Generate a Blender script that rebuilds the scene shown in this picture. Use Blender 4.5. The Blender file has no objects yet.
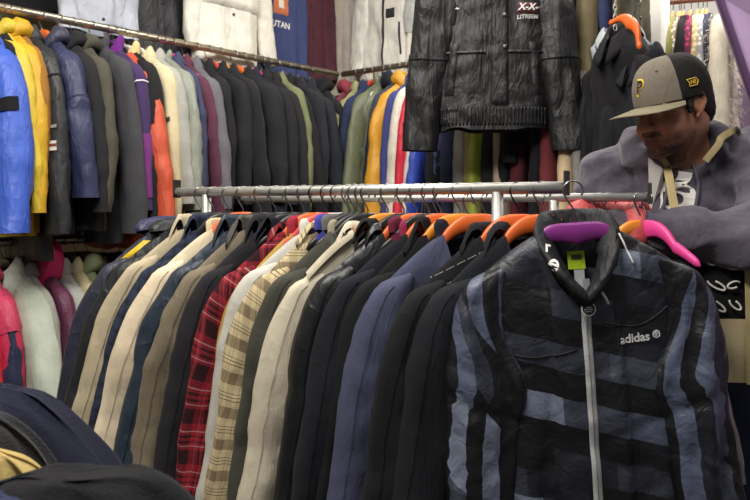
import bpy, math, random
import numpy as np
from mathutils import Vector, Matrix

random.seed(7)
PI = math.pi
scene = bpy.context.scene
COL = scene.collection
F = 730.0
CX, HY, CZ = 375.0, 204.0, 1.37          # principal column, horizon row, camera height

# ------------------------------------------------------------------ utilities
def lin(h):
    h = h.lstrip('#')
    c = [int(h[i:i + 2], 16) / 255 for i in (0, 2, 4)]
    return tuple(((v + .055) / 1.055) ** 2.4 if v > .04045 else v / 12.92 for v in c)

_tabs = {}
def vnoise(x, y, seed=0):
    """smooth value noise in -1..1, vectorised"""
    t = _tabs.get(seed)
    if t is None:
        t = _tabs[seed] = np.random.RandomState(seed + 11).uniform(-1, 1, (64, 64))
    x = np.asarray(x, float); y = np.asarray(y, float)
    x, y = np.broadcast_arrays(x, y)
    xi = np.floor(x).astype(int); yi = np.floor(y).astype(int)
    fx = x - xi; fy = y - yi
    fx = fx ** 3 * (fx * (fx * 6 - 15) + 10); fy = fy ** 3 * (fy * (fy * 6 - 15) + 10)
    a = t[xi % 64, yi % 64]; b = t[(xi + 1) % 64, yi % 64]
    c = t[xi % 64, (yi + 1) % 64]; d = t[(xi + 1) % 64, (yi + 1) % 64]
    return (a * (1 - fx) + b * fx) * (1 - fy) + (c * (1 - fx) + d * fx) * fy

def crv(t, ts, ps):
    """smooth interpolation (monotone-ish Hermite) of points ps at knots ts"""
    ts = np.asarray(ts, float); ps = np.asarray(ps, float)
    if ps.ndim == 1: ps = ps[:, None]
    m = np.gradient(ps, ts, axis=0)
    t = np.clip(np.asarray(t, float), ts[0], ts[-1])
    i = np.clip(np.searchsorted(ts, t, side='right') - 1, 0, len(ts) - 2)
    h = (ts[i + 1] - ts[i]); u = (t - ts[i]) / h
    u = u[..., None]; h = h[..., None]
    return ((2 * u**3 - 3 * u**2 + 1) * ps[i] + (u**3 - 2 * u**2 + u) * h * m[i]
            + (-2 * u**3 + 3 * u**2) * ps[i + 1] + (u**3 - u**2) * h * m[i + 1])

def make_mesh(name, verts, faces, uvs=None, smooth=True):
    me = bpy.data.meshes.new(name)
    verts = np.asarray(verts, np.float32).reshape(-1, 3)
    faces = np.asarray(faces, np.int32)
    n = len(faces); k = faces.shape[1]
    me.vertices.add(len(verts)); me.vertices.foreach_set('co', verts.ravel())
    me.loops.add(n * k); me.loops.foreach_set('vertex_index', faces.ravel())
    me.polygons.add(n)
    me.polygons.foreach_set('loop_start', np.arange(0, n * k, k, dtype=np.int32))
    if smooth: me.polygons.foreach_set('use_smooth', np.ones(n, bool))
    if uvs is not None:
        uv = me.uv_layers.new(name='UVMap')
        uv.data.foreach_set('uv', np.asarray(uvs, np.float32).reshape(-1, 2)[faces.ravel()].ravel())
    me.update(calc_edges=True)
    me.validate()
    return me

def raw_mesh(name, verts, faces, smooth=False):
    me = bpy.data.meshes.new(name)
    me.from_pydata([tuple(v) for v in verts], [], [tuple(f) for f in faces])
    if smooth:
        for p in me.polygons: p.use_smooth = True
    me.update()
    return me

def link(name, me, m=None, parent=None):
    o = bpy.data.objects.new(name, me)
    COL.objects.link(o)
    if m is not None and me is not None and len(me.materials) == 0: me.materials.append(m)
    if parent is not None: o.parent = parent
    return o

def thing(name, label, cat, loc=(0, 0, 0), rot=(0, 0, 0), group=None, me=None, m=None):
    o = link(name, me, m)
    o.location = loc; o.rotation_euler = rot
    o['label'] = label; o['category'] = cat
    if group: o['group'] = group
    if me is None: o.empty_display_size = .05
    return o

def struct(name, me, m, loc=(0, 0, 0), rot=(0, 0, 0)):
    o = link(name, me, m); o['kind'] = 'structure'
    o.location = loc; o.rotation_euler = rot
    return o

def loft(P, closed=True):
    """rings P[nv,nu,3] -> verts, faces"""
    nv, nu = P.shape[:2]
    idx = np.arange(nv * nu).reshape(nv, nu)
    if closed:
        a = idx; b = np.roll(idx, -1, axis=1)
    else:
        a = idx[:, :-1]; b = idx[:, 1:]
    f = np.stack([a[:-1], b[:-1], b[1:], a[1:]], -1).reshape(-1, 4)
    return P.reshape(-1, 3), f

def tube(pts, r, n=8, caps=True):
    """tube mesh arrays along a polyline; r scalar or per point"""
    pts = np.asarray(pts, float); m = len(pts)
    r = np.broadcast_to(np.asarray(r, float), (m,))
    d = np.gradient(pts, axis=0); d /= np.linalg.norm(d, axis=1)[:, None] + 1e-12
    up = np.array([0, 0, 1.0]) if abs(d[0][2]) < .9 else np.array([1.0, 0, 0])
    rings = []
    u = np.cross(d[0], up); u /= np.linalg.norm(u)
    for i in range(m):
        u = u - d[i] * u.dot(d[i]); u /= np.linalg.norm(u)
        v = np.cross(d[i], u)
        a = np.linspace(0, 2 * PI, n, endpoint=False)
        rings.append(pts[i] + r[i] * (np.cos(a)[:, None] * u + np.sin(a)[:, None] * v))
    P = np.array(rings)
    if caps:
        P = np.concatenate([np.repeat(pts[:1], n, 0)[None], P, np.repeat(pts[-1:], n, 0)[None]])
    return loft(P)

def merge(parts):
    V, Fs, k = [], [], 0
    for v, f in parts:
        V.append(np.asarray(v)); Fs.append(np.asarray(f) + k); k += len(v)
    return np.concatenate(V), np.concatenate(Fs)

def box(cx, cy, cz, sx, sy, sz, bev=.0):
    """box with small chamfer as arrays (quads)"""
    import bmesh
    bm = bmesh.new()
    bmesh.ops.create_cube(bm, size=1, matrix=Matrix.Translation((cx, cy, cz)) @ Matrix.Diagonal((sx, sy, sz, 1)))
    if bev > 0: bmesh.ops.bevel(bm, geom=bm.edges[:], offset=bev, segments=2, affect='EDGES', profile=.7)
    me = bpy.data.meshes.new('box'); bm.to_mesh(me); bm.free()
    return me

def quad(a, b, c, d, nu=1, nv=1):
    a, b, c, d = map(np.array, (a, b, c, d))
    U, V = np.meshgrid(np.linspace(0, 1, nu + 1), np.linspace(0, 1, nv + 1))
    U = U[..., None]; V = V[..., None]
    return loft((a * (1 - U) + b * U) * (1 - V) + (d * (1 - U) + c * U) * V, closed=False)

# ------------------------------------------------------------------ materials
_mats = {}
class NT:
    def __init__(s, name):
        s.m = bpy.data.materials.new(name); s.m.use_nodes = True
        s.t = s.m.node_tree; s.b = s.t.nodes['Principled BSDF']
    def n(s, typ, **kw):
        o = s.t.nodes.new(typ)
        for k, v in kw.items():
            if k in o.inputs: o.inputs[k].default_value = v
            else: setattr(o, k, v)
        return o
    def l(s, a, b): s.t.links.new(a, b)
    def math(s, op, a, b=None, c=None):
        o = s.n('ShaderNodeMath', operation=op)
        for i, v in enumerate((a, b, c)):
            if v is None: continue
            if isinstance(v, (int, float)): o.inputs[i].default_value = v
            else: s.l(v, o.inputs[i])
        return o.outputs[0]
    def mix(s, fac, a, b, mode='MIX'):
        o = s.n('ShaderNodeMix', data_type='RGBA', blend_type=mode)
        for i, v in ((0, fac), (6, a), (7, b)):
            if isinstance(v, (int, float)): o.inputs[i].default_value = v
            elif isinstance(v, tuple): o.inputs[i].default_value = (*v[:3], 1)
            else: s.l(v, o.inputs[i])
        return o.outputs[2]

def fabric(hexc, finish='cloth'):
    key = (hexc, finish)
    if key in _mats: return _mats[key]
    k = NT('fabric'); c = lin(hexc)
    if max(c) < .045: c = tuple(v * .68 for v in c)          # deep dyed blacks and navies
    tc = k.n('ShaderNodeTexCoord')
    nz = k.n('ShaderNodeTexNoise', Scale=9.0, Detail=5.0, Roughness=.65); k.l(tc.outputs['Object'], nz.inputs['Vector'])
    r = k.n('ShaderNodeMapRange'); r.inputs[1].default_value = .3; r.inputs[2].default_value = .7
    r.inputs[3].default_value = .84; r.inputs[4].default_value = 1.14
    k.l(nz.outputs['Fac'], r.inputs[0])
    vm = k.n('ShaderNodeVectorMath', operation='SCALE'); vm.inputs[0].default_value = c
    k.l(r.outputs[0], vm.inputs['Scale']); k.l(vm.outputs[0], k.b.inputs['Base Color'])
    rough, spec, sheen, wr, we = dict(cloth=(.88, .22, .02, .25, .5), nylon=(.5, .4, .0, .45, .12), leather=(.5, .42, 0, .5, .25),
                                      wool=(.95, .15, .06, .2, .9), satin=(.42, .45, .0, .35, .1), shell=(.6, .35, .0, .4, .2))[finish]
    k.b.inputs['Roughness'].default_value = rough
    k.b.inputs['Specular IOR Level'].default_value = spec
    k.b.inputs['Sheen Weight'].default_value = sheen
    mp = k.n('ShaderNodeMapping'); mp.inputs['Scale'].default_value = (1, 1, .35)
    k.l(tc.outputs['Object'], mp.inputs['Vector'])
    w = k.n('ShaderNodeTexNoise', Scale=34.0 if finish != 'leather' else 46.0, Detail=3.0, Distortion=.8); k.l(mp.outputs[0], w.inputs['Vector'])
    f = k.n('ShaderNodeTexNoise', Scale=420.0, Detail=1.0); k.l(tc.outputs['Object'], f.inputs['Vector'])
    cz_ = k.n('ShaderNodeTexNoise', Scale=11.0, Detail=2.0, Distortion=1.5); k.l(mp.outputs[0], cz_.inputs['Vector'])
    cr_ = k.math('POWER', k.math('SUBTRACT', 1.0, k.math('ABSOLUTE', k.math('MULTIPLY', k.math('SUBTRACT', cz_.outputs['Fac'], .5), 5.0))), 3.0)
    hh = k.math('ADD', w.outputs['Fac'], k.math('MULTIPLY', k.math('MAXIMUM', cr_, 0.0), .3))
    b1 = k.n('ShaderNodeBump', Strength=wr, Distance=.011); k.l(hh, b1.inputs['Height'])
    b2 = k.n('ShaderNodeBump', Strength=we, Distance=.0015); k.l(f.outputs['Fac'], b2.inputs['Height'])
    k.l(b1.outputs[0], b2.inputs['Normal']); k.l(b2.outputs[0], k.b.inputs['Normal'])
    _mats[key] = k.m
    return k.m

def stripes(k, coord, period, bands):
    """sum of soft stripes: list of (centre, width) in period units -> 0..1 value"""
    fr = k.math('FRACT', k.math('DIVIDE', coord, period))
    out = None
    for c, w in bands:
        v = k.math('LESS_THAN', k.math('ABSOLUTE', k.math('SUBTRACT', fr, c)), w / 2)
        out = v if out is None else k.math('MAXIMUM', out, v)
    return out

def plaid(kind):
    if kind in _mats: return _mats[kind]
    k = NT(kind + '_plaid'); uv = k.n('ShaderNodeUVMap', uv_map='UVMap')
    sp = k.n('ShaderNodeSeparateXYZ'); k.l(uv.outputs[0], sp.inputs[0])
    u, v = sp.outputs[0], sp.outputs[1]
    if kind == 'red':
        base, dark, light = lin('#8a1f2c'), lin('#1a1215'), lin('#b09c96')
        p = .088
        wide = [(.25, .36), (.62, .06), (.76, .06)]; thin = [(.66, .025), (.72, .025), (.93, .02)]
        a, b = stripes(k, u, p, wide), stripes(k, v, p, wide)
        s = k.math('MULTIPLY', k.math('ADD', a, b), .47)
        col = k.mix(s, base, dark)
        t2 = stripes(k, v, p, [(.52, .025), (.88, .03)])
        t1 = stripes(k, u, p, [(.52, .02), (.9, .02)])
        col = k.mix(k.math('MULTIPLY', t2, .4), col, light); col = k.mix(k.math('MULTIPLY', t1, .14), col, light)
    elif kind == 'beige':
        base, br, dk = lin('#bfae88'), lin('#6f5f49'), lin('#2a2724')
        a = stripes(k, u, .05, [(.3, .36)]); b = stripes(k, v, .066, [(.3, .34)])
        col = k.mix(k.math('MULTIPLY', k.math('ADD', k.math('MULTIPLY', a, .3), k.math('MULTIPLY', b, .7)), .95), base, br)
        t1 = stripes(k, v, .066, [(.68, .025), (.78, .025), (.88, .02)]); t2 = stripes(k, u, .05, [(.7, .03), (.85, .03)])
        col = k.mix(k.math('MULTIPLY', t1, .8), col, dk); col = k.mix(k.math('MULTIPLY', t2, .45), col, dk)
    else:   # navy window check
        base, dk = lin('#2c3345'), lin('#1a1e2a')
        a = stripes(k, u, .03, [(.3, .3)]); b = stripes(k, v, .03, [(.3, .3)])
        col = k.mix(k.math('MULTIPLY', k.math('ADD', a, b), .5), base, dk)
    k.l(col, k.b.inputs['Base Color']); k.b.inputs['Roughness'].default_value = .9
    k.b.inputs['Specular IOR Level'].default_value = .2
    tc = k.n('ShaderNodeTexCoord')
    w = k.n('ShaderNodeTexNoise', Scale=30.0, Detail=3.0); k.l(tc.outputs['Object'], w.inputs['Vector'])
    b1 = k.n('ShaderNodeBump', Strength=.3, Distance=.01); k.l(w.outputs['Fac'], b1.inputs['Height'])
    k.l(b1.outputs[0], k.b.inputs['Normal'])
    _mats[kind] = k.m
    return k.m

def patchwork(slant=.28, rot=0.0, key='pw'):
    """blue grey and black stepped block print of the shell jacket"""
    if (key, slant, rot) in _mats: return _mats[(key, slant, rot)]
    k = NT('block_print'); uv = k.n('ShaderNodeUVMap', uv_map='UVMap')
    mp = k.n('ShaderNodeMapping'); mp.inputs['Rotation'].default_value = (0, 0, rot)
    k.l(uv.outputs[0], mp.inputs['Vector'])
    sp = k.n('ShaderNodeSeparateXYZ'); k.l(mp.outputs[0], sp.inputs[0])
    u, v = sp.outputs[0], sp.outputs[1]
    vv = k.math('ADD', v, k.math('MULTIPLY', u, slant))
    band = k.math('FLOOR', k.math('DIVIDE', vv, .052))
    sh = k.n('ShaderNodeTexWhiteNoise', noise_dimensions='1D'); k.l(band, sh.inputs['W'])
    colm = k.math('FLOOR', k.math('ADD', k.math('DIVIDE', u, .115), sh.outputs['Value']))
    cb = k.n('ShaderNodeCombineXYZ'); k.l(band, cb.inputs[0]); k.l(colm, cb.inputs[1])
    wn = k.n('ShaderNodeTexWhiteNoise', noise_dimensions='2D'); k.l(cb.outputs[0], wn.inputs['Vector'])
    par = k.math('MODULO', k.math('ADD', band, 400.0), 2.0)           # alternate dark and light bands
    val = k.math('ADD', k.math('MULTIPLY', par, .4), k.math('MULTIPLY', wn.outputs['Value'], .6))
    rp = k.n('ShaderNodeValToRGB'); rp.color_ramp.interpolation = 'CONSTANT'
    el = rp.color_ramp.elements
    el[0].position = 0; el[0].color = (*lin('#0f0f13'), 1)
    el[1].position = .34; el[1].color = (*lin('#1d1f27'), 1)
    for p, c in ((.42, '#15161a'), (.56, '#31343f'), (.7, '#3e424f'), (.84, '#50566a'), (.94, '#6a7284')):
        e = el.new(p); e.color = (*lin(c), 1)
    k.l(val, rp.inputs[0]); k.l(rp.outputs[0], k.b.inputs['Base Color'])
    k.b.inputs['Roughness'].default_value = .45; k.b.inputs['Specular IOR Level'].default_value = .45
    tc = k.n('ShaderNodeTexCoord')
    w = k.n('ShaderNodeTexNoise', Scale=26.0, Detail=4.0, Distortion=1.2); k.l(tc.outputs['Object'], w.inputs['Vector'])
    b1 = k.n('ShaderNodeBump', Strength=.4, Distance=.012); k.l(w.outputs['Fac'], b1.inputs['Height'])
    k.l(b1.outputs[0], k.b.inputs['Normal'])
    _mats[(key, slant, rot)] = k.m
    return k.m

def plain(name, hexc, rough=.5, metal=0.0, spec=.5, bump=0, bscale=60, noisy=.12, emit=0):
    key = ('p', name, hexc, rough, metal)
    if key in _mats: return _mats[key]
    k = NT(name); c = lin(hexc)
    tc = k.n('ShaderNodeTexCoord')
    nz = k.n('ShaderNodeTexNoise', Scale=bscale, Detail=4.0); k.l(tc.outputs['Object'], nz.inputs['Vector'])
    col = k.mix(nz.outputs['Fac'], tuple(v * (1 - noisy) for v in c), tuple(min(1, v * (1 + noisy)) for v in c))
    k.l(col, k.b.inputs['Base Color'])
    k.b.inputs['Roughness'].default_value = rough; k.b.inputs['Metallic'].default_value = metal
    k.b.inputs['Specular IOR Level'].default_value = spec
    if bump:
        b = k.n('ShaderNodeBump', Strength=bump, Distance=.004); k.l(nz.outputs['Fac'], b.inputs['Height'])
        k.l(b.outputs[0], k.b.inputs['Normal'])
    if emit:
        k.b.inputs['Emission Color'].default_value = (*c, 1); k.b.inputs['Emission Strength'].default_value = emit
    _mats[key] = k.m
    return k.m

STEEL = plain('galvanised_steel', '#b4b3ae', .42, .75, bump=.25, bscale=35, noisy=.3)
WIRE = plain('hook_wire', '#8d8d8b', .3, 1.0, bscale=40)
WIRED = plain('dark_hook_wire', '#34332f', .35, .9, bscale=40)
ZIPM = plain('zip_tape', '#b9b9b8', .55, .1, bump=.5, bscale=400)
PLAST = {n: plain(n + '_plastic', h, .38, 0, .5, bscale=12, noisy=.06) for n, h in
         dict(orange='#d8642a', amber='#e0892c', purple='#7c2a78', pink='#e0408e', black='#191919', white='#cfcfca', tan='#b98d5b', red='#c8433a').items()}

# ------------------------------------------------------------------ hangers
RR = .0125                                  # front rail radius
def hook_arrays(rr):
    ri = rr / .74 + .0022
    cz = rr - ri                            # arc rests on top of the rail
    a = np.radians(np.linspace(-35, 215, 22))
    arc = np.stack([ri * np.cos(a), np.zeros_like(a), cz + ri * np.sin(a)], 1)
    end = arc[-1]
    tail = np.array([[end[0] + .006, 0, end[2] - .012], [-.004, 0, cz - ri - .012], [0, 0, cz - ri - .02], [0, 0, -.075]])
    return tube(np.concatenate([arc, tail]), .0019, 6)

def hanger_body(half=.195, h0=.046, drop=.07, th=.0085, peak=-.053):
    x = np.linspace(-half, half, 41)
    q = np.abs(x) / half
    ax = np.abs(x)
    top = np.where(ax < .082, peak - (.1 + peak) * (ax / .082) ** (2.6 if peak > -.06 else 5), -.100 - drop * np.clip((ax - .082) / (.19 - .082), 0, 2) ** 1.15)
    low = np.minimum(top - .016, np.maximum(top - h0 * (1 - .6 * q ** .7), -.125 - .0 * q) * (q < .42) + (top - h0 * (1 - .6 * q ** .7)) * (q >= .42))
    a = np.linspace(0, 2 * PI, 10, endpoint=False)
    P = np.zeros((41, 10, 3))
    s = np.clip((1 - q) / .06, .05, 1) ** .5
    P[..., 0] = x[:, None]
    P[..., 1] = (th * s * (1 - .2 * q))[:, None] * np.sign(np.cos(a)) * np.abs(np.cos(a)) ** .6
    m, hh = (top + low) / 2, (top - low) / 2
    P[..., 2] = m[:, None] + (hh * s)[:, None] * np.sign(np.sin(a)) * np.abs(np.sin(a)) ** .6
    c0 = np.repeat(P[:1].mean(1, keepdims=True), 10, 1); c1 = np.repeat(P[-1:].mean(1, keepdims=True), 10, 1)
    return loft(np.concatenate([c0, P, c1]))

_hang = {}

def hanger(color, label, loc, rot, group, rr=RR, half=.195, wire=WIRE, drop=.07, peak=-.053):
    key = (color, rr, half, wire.name, drop, peak)
    if key not in _hang:
        _hang[key] = (make_mesh('hanger_shoulders', *hanger_body(half, drop=drop, peak=peak)), make_mesh('hanger_hook', *hook_arrays(rr)))
        _hang[key][0].materials.append(PLAST[color]); _hang[key][1].materials.append(wire)
    r = thing('hanger', label, 'hanger', loc, rot, group)
    link('shoulder_bar', _hang[key][0], None, r)
    h = link('hook', _hang[key][1], None, r)
    h['label'] = 'bent metal wire hook'
    return r

# ------------------------------------------------------------------ garments
DEF = dict(nw=.08, sw=.2, zn=-.088, drop=.058, L=.7, cw=.21, hw=.222, T=.02, sT=.02, sl=.6, flare=.1, flare_r=None, bend=.02, dip=.07,
           collar='shirt', col=None, colf=None, amp=.007, front='button', cuff=None, hem=None, mat=None, smat=None, finish='cloth', ch=.035,
           nu=33, nv=40, su=18, snv=40, seed=0, sleeves=True, pocket=None, lining=None, qm=1.0, wr=1.0, seams=None, armw=.135, cuffw=.095, neckT=.03)

class G: pass

def zt_front(g, x):
    ax = np.abs(x); o = g.o
    sh = o['zn'] - o['drop'] * (np.clip((ax - o['nw']) / (o['sw'] - o['nw']), 0, 1.3)) ** 1.2
    dp = o['zn'] - o['dip'] * np.sqrt(np.clip(1 - (ax / o['nw']) ** 2, 0, 1))
    return np.where(ax < o['nw'], dp, sh)
def zt_back(g, x):
    ax = np.abs(x); o = g.o
    sh = o['zn'] - o['drop'] * (np.clip((ax - o['nw']) / (o['sw'] - o['nw']), 0, 1.3)) ** 1.2
    return np.where(ax < o['nw'], o['zn'] - .012 * (1 - (ax / o['nw']) ** 2), sh)

def W_of(g, z):
    o = g.o; zs = o['zn'] - o['drop']
    return crv(zs - z, [-.2, 0, .08, .2, .32, o['L'] - .05, 2], [o['sw'], o['sw'], o['sw'] - .012, o['cw'] - .004, o['cw'], o['hw'], o['hw'] + .02])[..., 0]

def folds(g, x, z, own=0):
    o = g.o; s = o['seed']
    dep = np.clip((o['zn'] - o['drop'] - z) / .35, 0, 1) + .12
    n1 = vnoise(x * 13 + .7 * vnoise(z * 3, 0 * z, s + 1), z * 1.7 + s * 3.1, s % 50)
    n2 = vnoise(x * 27 + z * 3, z * 5 + own * 17, s % 50 + 1)
    n3 = vnoise(x * 12 + z * 9 + own * 9, z * 15 - x * 6, s % 50 + 2)
    n3 = 1 - 2 * np.abs(n3)
    n4 = 1 - 2 * np.abs(vnoise(x * 17 - z * 2.5 + own * 5, z * 3.2 + x * 3, s % 50 + 3))
    return o['amp'] * (dep * n1 * .9 + .4 * n2 * dep + .35 * n3 * o['wr'] + .45 * n4 * dep)

def body_y(g, x, z, a, side):
    o = g.o
    zt = zt_front(g, x) if side < 0 else zt_back(g, x)
    d = np.clip((zt - z) / .05, 0, 1)
    rd = np.sqrt(d * (2 - d))
    nk = np.clip((o['nw'] * 1.25 - np.abs(x)) / (o['nw'] * .35), 0, 1)
    rd = np.maximum(rd, nk * o['neckT'] / max(o['T'], .001))
    edge = np.sqrt(np.clip(1 - np.abs(a) ** 3.2, 0, 1))
    dep = np.clip((o['zn'] - z) / o['L'], 0, 1)
    return side * o['T'] * edge * rd * (1 + .25 * dep) + folds(g, x, z, 0) + .45 * side * folds(g, x + 3.3, z, 1) * edge * np.minimum(rd, 1)

def front_y(g, x, z):
    x = np.asarray(x, float); z = np.asarray(z, float)
    return body_y(g, x, z, np.clip(x / W_of(g, z), -1, 1), -1)

def body_arrays(g, s0=0.0, s1=1.0, off=0.0, nv=None):
    o = g.o; nu = o['nu']; nv = nv or o['nv']
    a = np.sin(np.linspace(-PI / 2, PI / 2, nu)) * .55 + np.linspace(-1, 1, nu) * .45
    s = s0 + (s1 - s0) * np.linspace(0, 1, nv) ** (1.35 if s0 == 0 else 1)
    zh = o['zn'] - o['L']
    A, S = np.meshgrid(a, s)
    hemw = .012 * vnoise(A * 3, 0 * A, o['seed'] % 50 + 5)
    out = []
    for side in (-1, 1):
        x0 = A * o['sw']
        zt = zt_front(g, x0) if side < 0 else zt_back(g, x0)
        Z = zt + (zh + hemw - zt) * S
        X = A * W_of(g, Z)
        X = np.where(S < 1e-6, x0, X)
        Y = body_y(g, X, Z, A, side) + side * off * np.sqrt(np.clip(1 - np.abs(A) ** 6, 0, 1))
        X = X * (1 + (off * .6 / o['hw']))
        Pk = np.stack([X, Y, Z], -1)
        out.append(Pk if side < 0 else Pk[:, ::-1])
    P = np.concatenate([out[0], out[1]], 1)
    uv = np.stack([P[..., 0] + np.concatenate([np.zeros((nv, nu)), np.full((nv, nu), 5.0)], 1), P[..., 2]], -1)
    v, f = loft(P)
    return v, f, uv.reshape(-1, 2)

def sleeve_arrays(g, sg, t0=0.0, t1=1.0, off=0.0, nv=None):
    o = g.o; zs = o['zn'] - o['drop']; sw = o['sw']; sl = o['sl']
    fl = o['flare'] if sg < 0 or o['flare_r'] is None else o['flare_r']
    nv = nv or o['snv']; m = o['su'] // 2 + 1
    t = np.linspace(t0, t1, nv)
    aw, cw = o['armw'], o['cuffw']
    xo = lambda q: sw + .05 + (fl + .05) * sl * q ** .9
    outer = np.array([[sw - .05, zs + .026], [sw + .006, zs + .004], [sw + .037, zs - .032], [xo(.2), zs - .12], [xo(.45), zs - sl * .45], [xo(.72), zs - sl * .73], [xo(1) - .008, zs - sl]])
    inner = np.array([[sw - .062, zs + .012], [sw - .058, zs - .04], [sw - .054, zs - .10], [xo(.22) - aw, zs - .19], [xo(.45) - aw * .95, zs - sl * .47], [xo(.72) - aw * .86, zs - sl * .74], [xo(1) - .008 - cw, zs - sl * 1.005]])
    kn = [0, .05, .12, .25, .47, .74, 1]
    O = crv(t, kn, outer); I = crv(t, kn, inner)
    sd = o['seed'] % 50
    wob = (.005 * vnoise(t * 7, 0 * t + sg * 3.3, sd + 7) + .0025 * vnoise(t * 19, 0 * t + sg * 1.3, sd + 8)) * np.clip(t * 4, 0, 1) * o['wr']
    wob0 = .007 * vnoise(t * 9, 0 * t + sg * 3.3, sd + 7) * np.clip(t * 4, 0, 1) * o['wr']
    O = O + np.stack([wob, 0 * wob], 1)
    th = np.linspace(0, PI, m)                      # front: inner -> outer
    v = (1 - np.cos(th)) / 2
    rows = []
    Tt = o['sT'] * np.interp(t, [0, .06, .3, .7, 1], [.75, 1.0, 1.08, 1, .85])
    for side in (-1, 1):
        vv = v if side < 0 else v[::-1][1:-1]
        XZ = I[:, None] * (1 - vv[None, :, None]) + O[:, None] * vv[None, :, None]
        w = np.sqrt(np.clip(1 - (2 * vv - 1) ** 2, 0, 1)) ** .8
        Y = side * (Tt[:, None] + off) * w[None]
        X, Z = XZ[..., 0], XZ[..., 1]
        el = np.exp(-((t - .5) / .2) ** 2)[:, None] + .35
        ringt = t[:, None] * 17 + vv[None] * 3 * side
        cr = 1 - 2 * np.abs(vnoise(vv[None] * 2.5 + t[:, None] * 3, ringt, sd + 9))
        lg = vnoise(vv[None] * 3.0 + sg * 5, t[:, None] * 3.5, sd + 4)
        lf = 1 - 2 * np.abs(vnoise(vv[None] * 3.2 + .8 * t[:, None] + sg * 7, t[:, None] * 4 + 2.2 * vv[None], sd + 14))
        fine = 1 - 2 * np.abs(vnoise(vv[None] * 7 + t[:, None] * 9, t[:, None] * 30 - vv[None] * 6, sd + 19))
        Y = Y + side * o['wr'] * (.0026 * cr * el + .008 * lg + .0095 * lf + .0012 * fine) * w[None] * np.clip(t[:, None] * 6, 0, 1)
        Y = Y + folds(g, X, Z, 0) * .8 - o['bend'] * t[:, None] ** 2
        rows.append(np.stack([X, Y, Z], -1))
    P = np.concatenate(rows, 1)
    if off:
        c = P.mean(1, keepdims=True); P = c + (P - c) * np.array([1.05, 1.05, 1.0])
    P[..., 0] *= sg
    # sleeve uv: across in metres, along in metres
    n = P.shape[1]
    seg = np.linalg.norm(np.diff(np.concatenate([P, P[:, :1]], 1), axis=1), axis=2)
    uu = np.concatenate([np.zeros((nv, 1)), np.cumsum(seg, 1)[:, :-1]], 1)
    uv = np.stack([uu + 10 + sg * 2.37, np.repeat((t * sl)[:, None] * -1, n, 1)], -1)
    vts, f = loft(P)
    if sg > 0: pass
    else: f = f[:, ::-1]
    return vts, f, uv.reshape(-1, 2)

def neck_curve(g, q):
    """q in -1..1 from front (wearer's right) round the back to the front"""
    o = g.o; ang = q * PI * .95
    x = o['nw'] * 1.02 * np.sin(ang)
    y = o['neckT'] * np.cos(ang)
    front = np.clip(-np.cos(ang), 0, 1)
    z = o['zn'] - .01 * (1 - front) - o['dip'] * np.sqrt(np.clip(1 - (x / (o['nw'] * 1.02)) ** 2, 0, 1)) * (np.abs(q) > .5)
    return x, y + folds(g, x, z, 0), z, ang

def collar_arrays(g, kind, ch):
    o = g.o
    nq = 37; q = np.linspace(-o['qm'], o['qm'], nq)
    x, y, z, ang = neck_curve(g, q)
    tp = np.clip(1 - (np.abs(q) / o['qm']) ** 5, 0, 1) ** .5 if o['qm'] < 1 and kind != 'shirt' else 1 + 0 * q
    ox, oy = np.sin(ang), np.cos(ang) * .8
    nn = np.sqrt(ox**2 + oy**2); ox, oy = ox / nn, oy / nn
    fr = np.abs(q)
    if kind == 'shirt':
        fall = ch * 1.45 * (1 + .75 * np.clip((fr - .55) / .45, 0, 1) ** 1.5)
        pr = np.array([[-.004, -.008], [0, .35], [.001, .75], [.005, 1.0], [.012, 1.05], [.019, .85]])
        rows = [(np.full(nq, a), np.full(nq, b * ch)) for a, b in pr]
        for e in (.35, .7, 1.0):
            rows.append((.022 + .016 * e + .01 * fr * e, ch * .85 - fall * e))
        rows.append((.034 + .01 * fr, ch * .85 - fall * .98))
        rows.append((.016 + 0 * fr, ch * .75 - fall * .3))
    elif kind == 'stand':
        pr = [(-.006, -.012), (-.004, .4), (-.002, .85), (.003, 1.0), (.010, 1.0), (.015, .85), (.014, .4), (.012, -.02)]
        rows = [(np.full(nq, a), np.full(nq, b * ch)) for a, b in pr]
    else:   # soft rolled hood
        big = (1 - .55 * fr ** 2)
        pr = [(-.012, -.02), (-.016, .5), (-.006, 1.0), (.016, 1.25), (.045, 1.05), (.065, .4), (.058, -.35), (.03, -.5), (.012, -.2)]
        rows = [(a * big + 0 * q, b * ch * (.55 + .45 * big)) for a, b in pr]
    P = np.zeros((len(rows), nq, 3))
    for i, (a, b) in enumerate(rows):
        wv = .004 * vnoise(q * 4 + i * .4, 0 * q + i * .35, o['seed'] % 50 + 12) * o['wr']
        P[i, :, 0] = x + ox * (a + wv); P[i, :, 1] = y + oy * (a + wv); P[i, :, 2] = z + b * (.25 + .75 * tp) + wv * .8
    uv = np.stack([np.repeat((q * .2)[None], len(rows), 0) + 20, np.repeat(np.linspace(0, .08, len(rows))[:, None], nq, 1)], -1)
    v, f = loft(P, closed=False)
    return v, f[:, ::-1], uv.reshape(-1, 2)

def strip_arrays(g, x0, x1, z0, z1, off, nx=5, nz=30, slant=0.0):
    """padded patch following the front surface"""
    u = np.linspace(0, 1, nx); w = np.linspace(0, 1, nz)
    U, Wv = np.meshgrid(u, w)
    X = x0 + (x1 - x0) * U + slant * Wv; Z = z0 + (z1 - z0) * Wv
    Y = front_y(g, X, Z)
    e = np.minimum(np.minimum(U, 1 - U) * (nx - 1), np.minimum(Wv, 1 - Wv) * (nz - 1))
    Y = Y - np.where(e < .5, .0005, off)
    P = np.stack([X, Y, Z], -1)
    v, f = loft(P, closed=False)
    return v, f, np.stack([X, Z], -1).reshape(-1, 2)

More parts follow.
